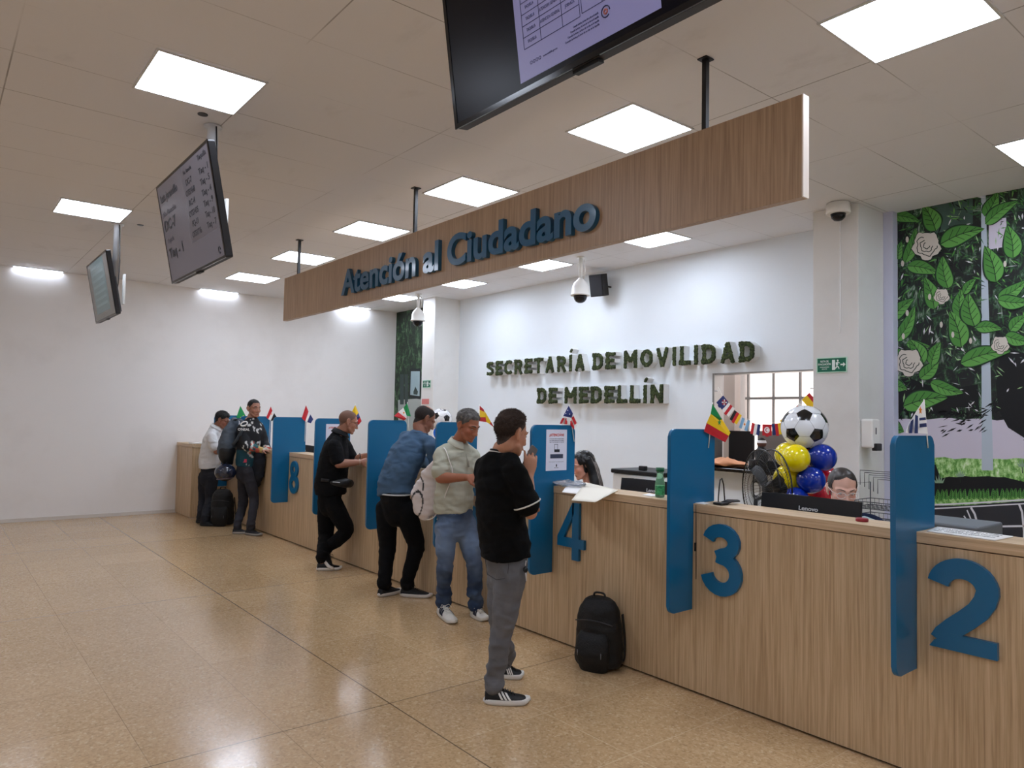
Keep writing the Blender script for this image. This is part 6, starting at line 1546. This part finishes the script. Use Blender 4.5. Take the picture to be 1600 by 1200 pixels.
mk('phone_body', mbox(CX+.05, CX+.06, 7.50, 7.56, 1.111, 1.19, bevel=.003), M_blkg, e)

# ================= E: man in motocross jersey with rucksack and helmet
d = 9.78
fE = body_dir(-8); rE = fE.cross(Z); tone = '#9c6e58'
nbE = W(393, 654, d); chE = W(390, 680, d); pelE = W(388, 727, d)
shR = W(377, 671, d-.1); shL = W(406, 669, d+.12)
elR = W(385, 697, d-.16); wrR = W(409, 704, d-.06); elL = W(413, 690, d+.12); wrL = W(419, 702, d+.0)
h1, t1 = G(363, 834), G(388, 834); h2, t2 = G(384, 835), G(409, 838)
anL = h1+Z*.09+(t1-h1)*.3; anR = h2+Z*.09+(t2-h2)*.3
hipL, hipR = W(381, 738, d+.07), W(388, 738, d-.08); knL, knR = W(380, 785, d+.08), W(397, 780, d-.06)
def jersey(co):
    dd = (co-chE); z_ = co.z
    # teal lower half, graphic patches from noise
    n_ = noise.noise(co*22); m_ = noise.noise(co*9+Vector((5, 1, 2)))
    c = Vector((.006, .006, .008))
    if z_ < chE.z-.19: c = Vector((.005, .05, .07))
    if m_ > .18 and n_ > .12 and dd.dot(fE) > .0: c = Vector((.55, .55, .53))
    t = (co-elR).dot((wrR-elR).normalized())
    if t > .04 and (co-elR-(wrR-elR).normalized()*t).length < .09:
        u = (t*14) % 3; c = [Vector((.55, .56, .5)), Vector((.02, .09, .1)), Vector((.5, .35, .12))][int(u)]
        if n_ > .25: c = Vector((.5, .09, .06))
    return (c.x, c.y, c.z, 1)
root, HM = person('e', 'man in black motocross jersey with grey rucksack standing at the counter facing the hall', (h1+t2)/2, dict(
    head=W(397, 639, d), face=body_dir(-38)+Vector((0, 0, -.03)), hup=Z, neck=nbE, chest=chE, pelvis=pelE, shL=shL, shR=shR, elR=elR, wrR=wrR, elL=elL, wrL=wrL,
    handR=(fE, -Z, -1, dict(curl=.3)), handL=(fE, -Z, 1, dict(curl=.3)), hipL=hipL, hipR=hipR, knL=knL, knR=knR, anL=anL, anR=anR, waist=W(388, 722, d), tone=tone, brow='#221a16',
    torso=[(W(387, 728, d), .165, .125), (W(388, 715, d), .168, .13), (W(389, 695, d), .168, .125), (W(391, 677, d), .178, .12), (W(392, 667, d), .165, .105), (W(393, 658, d), .11, .08), (W(393, 652, d), .065, .06)],
    sleeveR=([shR, shR*.5+elR*.5, elR, elR*.5+wrR*.5, wrR], [.066, .066, .062, .056, .042]), sleeveL=([shL, shL*.5+elL*.5, elL, elL*.5+wrL*.5, wrL], [.066, .064, .06, .052, .042]),
    shirt=mat('jersey', '#101014', .8, vcol=True, bump=.2, bscale=400), shirt_col=jersey, shirt_name='jersey', legs=M_cloth('jeans_charcoal', '#35353b', var=.2, vscale=8), legr=[.09, .086, .068, .062, .056, .06], legw=.92, seed=6))
hm = hair_mesh(HM, short_mask(.080, -.005, -.075, .02, .02), lambda p: .0012+.006*max(0, min(1, (p.z-.05)/.05)), n=2500, length=.007, rough=.002, seed=9); mk('hair', hm, mat('hair_black', '#15120f', .7), root)
for h_, t_ in ((h1, t1), (h2, t2)): shoe(h_, t_, root, mat('shoe_charcoal', '#26262a', .7), mat('sole_dim', '#8f8b86', .6), laces=M_fb)
# jersey lettering on the sleeve and chest
def wordp(s_, c, rt, up_, w_, h_, root, m, name):
    rt = Vector(rt).normalized(); up_ = Vector(up_); up_ = (up_-rt*up_.dot(rt)).normalized(); n_ = rt.cross(up_)
    fm = Matrix.Translation(c) @ Matrix((rt, up_, n_)).transposed().to_4x4(); b = B(); word(b, s_, -w_/2, w_/2, -h_/2, h_, fm, 0, .02, 0, .0012); return mk(name, b, m, root)
sc_ = W(381, 671, d-.205); wordp("O'NEAL", sc_, DIRR+DIRF*.15, Z, .15, .032, root, M_fw, 'sleeve_lettering')
b = B(); tube(b, [sc_+Z*.075+(DIRR+DIRF*.15).normalized()*(.042*math.cos(a))+Z*(.026*math.sin(a)+.012*math.cos(a)) for a in [i*PI/8 for i in range(17)]], .009, 6); mk('sleeve_logo', b, M_fw, root)
b = B(); q = W(382, 720, d-.15); prism(b, rrect(-.025, -.022, .03, .022, .004, 2), 0, .002, Matrix.Translation(q) @ face_frame(0, 0, 0, 0, -DIRF)); mk('hem_patch', b, mat('pink_patch', '#c0415a', .7), root)
# rucksack on his back
e = empty('rucksack', W(356, 690, d), 'slate grey rucksack on the back of the man in the motocross jersey', 'rucksack')
b = B(); limb(b, [W(366, 660, d+.0), W(361, 675, d-.02), W(356, 692, d-.03), W(352, 704, d-.03)], [(.08, .06), (.13, .10), (.14, .12), (.11, .10)], 20, ref=DIRF); b = remesh(b, .01, 3); folds(b, .018, seed=12); mk('pack_body', b, mat('slate_nylon', '#4b5560', .65, bump=.2, bscale=150), e, smooth=True)
b = B(); limb(b, [W(355, 704, d-.04), W(354, 712, d-.04), W(356, 722, d-.02)], [(.13, .11), (.12, .10), (.08, .07)], 18, ref=DIRF); b = remesh(b, .01, 2); mk('lower_pocket', b, M_fb, e, smooth=True)
b = B(); tube(b, interp([W(366, 657, d-.08), W(373, 655, d-.13), W(380, 661, d-.19), W(377, 675, d-.2), W(368, 690, d-.15), W(360, 698, d-.1)], 4), [(.022, .005)]*21, 8, ref=DIRR); mk('shoulder_strap', b, mat('slate_strap', '#3c454e', .7), e)
# helmet
e = empty('helmet', W(352, 738, d-.1), 'dark blue motorcycle helmet hanging below the grey rucksack', 'helmet')
hc = W(352, 738, d-.16); b = B(); ell(b, hc, (.135, .13, .115), u=28, v=18); mk('helmet_shell', b, mat('helmet_navy', '#1c2234', .2, coat=.6, var=.4, vscale=12), e, smooth=True)
b = B(); tube(b, [hc+DIRR*(.098*math.cos(a))+Z*(-.078+.012*math.cos(a))+DIRF*(.095*math.sin(a)) for a in [i*PI/12 for i in range(25)]], .010, 8); mk('rim', b, mat('helmet_rim', '#5a4a52', .4), e, smooth=True)
b = B(); tube(b, [hc+Z*.08, W(354, 722, d-.12)], .008, 6); mk('hanging_strap', b, M_blk, e)
# dark jacket folded over his left side
b = B(); limb(b, [W(404, 705, d-.05), W(405, 720, d-.06), W(403, 740, d-.05), W(401, 757, d-.03)], [(.06, .05), (.085, .06), (.085, .055), (.05, .03)], 16, ref=DIRR); b = remesh(b, .01, 2); folds(b, .02, seed=21)
tag(mk('folded_jacket', b, mat('jacket_navy', '#0f131c', .8), smooth=True), 'dark jacket held folded in front of the man in the motocross jersey', 'jacket')

# ================= F: man in white polo, farthest
d = 10.57
fF = body_dir(5); rF = fF.cross(Z); tone = '#8f5f4a'
nbF = W(339, 668, d); chF = W(331, 693, d); pelF = W(328, 733, d)
shR = W(331, 682, d-.15); shL = W(341, 681, d+.15)
elR = W(338, 706, d-.18); wrR = W(350, 706, d-.2); elL = W(348, 705, d+.16); wrL = W(356, 700, d+.1)
h1, t1 = G(306, 817), G(330, 817); h2, t2 = G(313, 821), G(338, 822)
anL = h1+Z*.09+(t1-h1)*.3; anR = h2+Z*.09+(t2-h2)*.3
hipL, hipR = W(320, 745, d+.07), W(331, 745, d-.07); knL, knR = W(318, 780, d+.06), W(328, 780, d-.06)
root, HM = person('f', 'man in white polo shirt and dark jeans at the far end of the counter', (h1+t2)/2, dict(
    head=W(347, 657, d), face=fF+Vector((0, 0, -.38)), hup=Z, neck=nbF, chest=chF, pelvis=pelF, shL=shL, shR=shR, elR=elR, wrR=wrR, elL=elL, wrL=wrL,
    handR=(fF, -Z, -1, dict(curl=.4)), handL=(fF, -Z, 1, dict(curl=.4)), hipL=hipL, hipR=hipR, knL=knL, knR=knR, anL=anL, anR=anR, waist=W(328, 727, d), tone=tone, brow='#1a1512',
    torso=[(W(328, 731, d), .168, .15), (W(328, 720, d), .172, .155), (W(330, 705, d), .172, .15), (W(332, 690, d), .178, .135), (W(334, 681, d), .165, .115), (W(336, 672, d), .11, .09), (W(338, 666, d), .066, .064)],
    sleeveR=([shR, shR*.5+elR*.5, shR*.35+elR*.65], [.07, .072, .076]), sleeveL=([shL, shL*.5+elL*.5, shL*.3+elL*.7], [.068, .07, .074]),
    shirt=M_cloth('polo_white', '#d9d9d9'), legs=M_cloth('jeans_dark', '#2c2d33', var=.2, vscale=8), legr=[.10, .09, .074, .068, .06, .064], legw=.95, seed=7))
hm = hair_mesh(HM, short_mask(.066, -.008, -.075, .02, .02), lambda p: .005+.014*max(0, min(1, (p.z-.02)/.06)), n=2600, length=.014, rough=.004, seed=10); mk('hair', hm, _m['hair_black'], root)
collar(nbF, (nbF-chF)+Z*.2, fF, .066, .034, _m['polo_white'], root)
glasses(HM, root, M_blk)
for h_, t_ in ((h1, t1), (h2, t2)): shoe(h_, t_, root, mat('shoe_dark', '#141417', .6), mat('sole_dark', '#1d1d20', .6))

# ================= G: long-haired clerk in profile behind the 4
d = 6.1
cG = W(911, 728, d); fG = body_dir(193); rG = fG.cross(Z); tone = '#d6a08c'
nbG = W(921, 757, d)+Z*-.01; 
base = Vector((nbG.x, nbG.y, 0))
def seated(tag_label, head, f, nb, tone, shirtm, cz, hairfn, extra=None, tilt=-.35, ear=.4, sw=.165, s=.95, brow='#2a211c', armreach=.32, desk=.77, eyes=True):
    r = f.cross(Z); ch = nb-Z*.17-f*.02; pel = nb-Z*.50-f*.06
    shR_, shL_ = nb+r*sw-Z*.055, nb-r*sw-Z*.055
    eR, eL = shR_-Z*.24+f*.10+r*.03, shL_-Z*.24+f*.10-r*.03
    wR, wL = Vector((eR.x, eR.y, desk+.05))+f*armreach*.72-r*.05, Vector((eL.x, eL.y, desk+.05))+f*armreach*.72+r*.05
    kR, kL = pel+f*.42+r*.1-Z*.02, pel+f*.42-r*.1-Z*.02
    aR, aL = Vector((kR.x, kR.y, .11))-f*.05, Vector((kL.x, kL.y, .11))-f*.05
    rt, HM_ = person('x', tag_label, Vector((nb.x, nb.y, 0)), dict(head=head, face=f+Vector((0, 0, tilt)), hup=Z, neck=nb, chest=ch, pelvis=pel, shL=shL_, shR=shR_, elR=eR, wrR=wR, elL=eL, wrL=wL,
        handR=(f, -Z, -1, dict(curl=.3)), handL=(f, -Z, 1, dict(curl=.3)), hipL=pel+f*.06-r*.09, hipR=pel+f*.06+r*.09, knL=kL, knR=kR, anL=aL, anR=aR, waist=pel+Z*.1, tone=tone, brow=brow, s=s, eyes=eyes, ear=ear, bt=.55,
        torso=[(pel+Z*.02, .165, .12), (pel+Z*.12, .155, .115), (pel+Z*.25, .155, .12), (ch, .17, .115), (nb-Z*.07, .155, .10), (nb-Z*.03, .10, .075), (nb+Z*.01, .058, .055)],
        sleeveR=([shR_, (shR_+eR)/2, eR, (eR+wR)/2, wR], [.06, .056, .052, .045, .035]), sleeveL=([shL_, (shL_+eL)/2, eL, (eL+wL)/2, wL], [.06, .056, .052, .045, .035]),
        shirt=shirtm, shirt_name='blouse', legs=_m['trousers_black'], legr=[.09, .085, .068, .06, .055, .058], seed=11))
    for k_, a_ in ((1, aR), (-1, aL)):
        g0 = Vector((a_.x, a_.y, .0))-f*.05; shoe(g0, g0+f*.23, rt, _m['shoe_dark'], _m['sole_dark'])
    # office chair
    ce = empty('office_chair', Vector((pel.x, pel.y, 0)), 'dark office chair under the '+cz, 'chair', 'office chairs behind the counter')
    sz = pel.z-.125
    CM = Matrix.Translation((pel.x, pel.y, 0)) @ Matrix((r, f, Z)).transposed().to_4x4()
    b_ = B(); box(b_, -.23, .23, -.2, .26, sz-.07, sz, bevel=.025, mtx=CM); mk('seat', b_, M_dgrey, ce)
    b_ = B(); box(b_, -.21, .21, -.28, -.22, sz+.08, sz+.46, bevel=.025, mtx=CM); mk('backrest', b_, M_dgrey, ce)
    b_ = B(); tube(b_, [CM @ Vector((0, -.25, sz+.1)), CM @ Vector((0, -.26, sz-.05)), CM @ Vector((0, -.1, sz-.075))], .02, 8); mk('back_support', b_, M_blk, ce)
    b_ = B(); tube(b_, [CM @ Vector((0, 0, sz-.07)), CM @ Vector((0, 0, .08))], .025, 10); mk('gas_lift', b_, M_steel, ce)
    for k_ in range(5):
        a_ = k_*2*PI/5+.3; b_ = B(); tube(b_, [CM @ Vector((0, 0, .09)), CM @ Vector((.28*math.cos(a_), .28*math.sin(a_), .06))], [.022, .014], 8); ell(b_, CM @ Vector((.28*math.cos(a_), .28*math.sin(a_), .028)), (.02, .02, .027)); mk('leg', b_, M_blk, ce)
    return rt, HM_
root, HM = seated('woman clerk with long black hair seen in profile behind the divider at the 4', cG, fG, nbG, tone, M_cloth('blouse_navy', '#121828'), 'clerk with long black hair', None, tilt=-.3)
def longmask(p): return max(0, min(1, (p.z-(.085 if p.y > .05 else (.02 if p.y > .02 else -.06)))/.02))
hm = hair_mesh(HM, longmask, lambda p: .014, n=0, rough=.003); mk('hair', hm, mat('hair_jet', '#0b090a', .35), root)
b = B()
for sx in (-.068, -.035, 0, .035, .068):
    for o_ in (0, 1):
        top = HM @ Vector((sx, -.06+abs(sx)*.55-(.02*o_), .05)); mid = HM @ Vector((sx*1.12, -.085+abs(sx)*.75-(.02*o_), -.07)); low = nbG-fG*(.08-.9*abs(sx)+.02*o_)+rG*sx*1.6-Z*.06; end = nbG-fG*(.10-.8*abs(sx))+rG*sx*1.8-Z*.22
        tube(b, interp([top, mid, low, end], 5), lerp_r([.03, .032, .034, .016], 5), 10, round_ends=True)
b = remesh(b, .009, 2); folds(b, .006, seed=2); mk('long_hair', b, _m['hair_jet'], root, smooth=True)
b = B(); ell(b, HM @ Vector((.086, -.012, -.03)), (.006, .006, .006)); mk('earring', b, mat('pearl', '#e8e4dc', .2), root)

# ================= H: clerk with glasses and tied-back hair
d = 4.42
cH = W(1316, 765, d); fH = body_dir(-98); tone = '#cf9f8a'
nbH = W(1321, 808, d)+body_dir(90)*.04
root, HM = seated('woman clerk with glasses and tied-back dark hair looking down behind a black computer', cH, fH, nbH, tone, M_cloth('blouse_blue', '#131d38'), 'clerk with glasses', None, tilt=-.30, sw=.195, s=1.03, desk=.77, armreach=.18)
hm = hair_mesh(HM, lambda p: max(0, min(1, (p.z-((.098-abs(p.x)*.5) if p.y > .03 else (.012 if p.y > -.02 else -.05)))/.012)), lambda p: .005, n=0, length=.01, rough=.0008, seed=12, direction=lambda p: Vector((0, -1, -.1)))
mk('hair', hm, mat('hair_darkbrown', '#2e2723', .4, var=.25, vscale=30), root)
b = B(); ell(b, HM @ Vector((0, -.125, .02)), (.035, .03, .035)); mk('hair_bun', b, _m['hair_darkbrown'], root)
glasses(HM, root, mat('clear_frame', '#d6cfc6', .25), r=.023)
b = B(); r_ = fH.cross(Z)
tube(b, interp([nbH-r_*.12+fH*.04-Z*.02, nbH-r_*.2+fH*.03-Z*.06, nbH-r_*.235+fH*.02-Z*.14], 4), lerp_r([(.03, .045), (.035, .05), (.03, .045)], 4), 12, round_ends=True); mk('sleeve_band', b, mat('sleeve_mint', '#a9c4c4', .7), root, smooth=True)

# ------------------------------------------------------------------ backpacks on the floor
def backpack(c, wdir, w_, h_, dp, label, seed):
    e = empty('backpack', c, label, 'backpack', 'black backpacks on the floor'); wd = Vector(wdir).normalized(); n_ = Z.cross(wd)
    b = B(); C_ = Vector(c)
    secs = [(0.035, .92, .92), (.12, 1.02, 1.02), (.35, 1.0, 1.0), (.6, .95, .95), (.8, .86, .85), (.93, .66, .62), (.985, .36, .32)]
    tube(b, interp([C_+Z*(h_*z) for z, a, q in secs], 4), lerp_r([(w_/2*a, dp/2*q) for z, a, q in secs], 4), 28, ref=wd); b = remesh(b, .009, 2); folds(b, .012, seed=seed)
    for v in b.verts: v.co.z = max(v.co.z, .003)
    mk('pack_body', b, mat('backpack_black', '#08080a', .6, bump=.4, bscale=120), e, smooth=True)
    b = B(); fr_ = -n_ if (-n_).dot(CAM-C_) > 0 else n_
    tube(b, interp([C_+fr_*dp*.42+Z*h_*.10, C_+fr_*dp*.46+Z*h_*.25, C_+fr_*dp*.42+Z*h_*.42, C_+fr_*dp*.36+Z*h_*.52], 4), lerp_r([(w_*.34, .05), (w_*.38, .06), (w_*.36, .05), (w_*.3, .02)], 4), 22, ref=wd, round_ends=True); b = remesh(b, .009, 2); folds(b, .008, seed=seed+1); mk('front_pocket', b, _m['backpack_black'], e, smooth=True)
    b = B(); tube(b, interp([C_+fr_*dp*.40-wd*w_*.40+Z*h_*.66, C_+fr_*dp*.47+Z*h_*.70, C_+fr_*dp*.40+wd*w_*.40+Z*h_*.66], 6), .004, 6); mk('zip', b, mat('zip_grey', '#2e2e33', .4), e)
    for k in (-.28, 0, .28):
        b = B(); q = C_+fr_*(dp*.46+.052)+wd*w_*k*.9+Z*h_*.30; tube(b, [q, q-Z*.035], .003, 6); mk('zip_pull', b, mat('pull_grey', '#6b6b70', .4), e)
    b = B(); top = C_+Z*h_*.97; tube(b, interp([top-wd*.04, top-wd*.03+Z*.03, top+wd*.03+Z*.03, top+wd*.04], 4), .007, 6); mk('grab_handle', b, M_fb, e)
    b = B(); tube(b, interp([C_+wd*w_*.42-fr_*dp*.3+Z*h_*.75, C_+wd*w_*.48-fr_*dp*.3+Z*h_*.4, C_+wd*w_*.50-fr_*dp*.2+Z*h_*.16, C_+wd*w_*.42-fr_*dp*.2+Z*h_*.06], 4), [(.018, .004)]*13, 8, ref=fr_); mk('strap', b, M_fb, e)
backpack((3.46, 3.335, 0), (.35, -.94, 0), .32, .455, .22, 'black backpack leaning on the counter front below the big 4', 31)
g = G(350, 822); backpack((g.x, g.y+.1, 0), (DIRR.x, DIRR.y, 0), .33, .52, .24, 'black backpack on the floor between the two farthest men', 33)
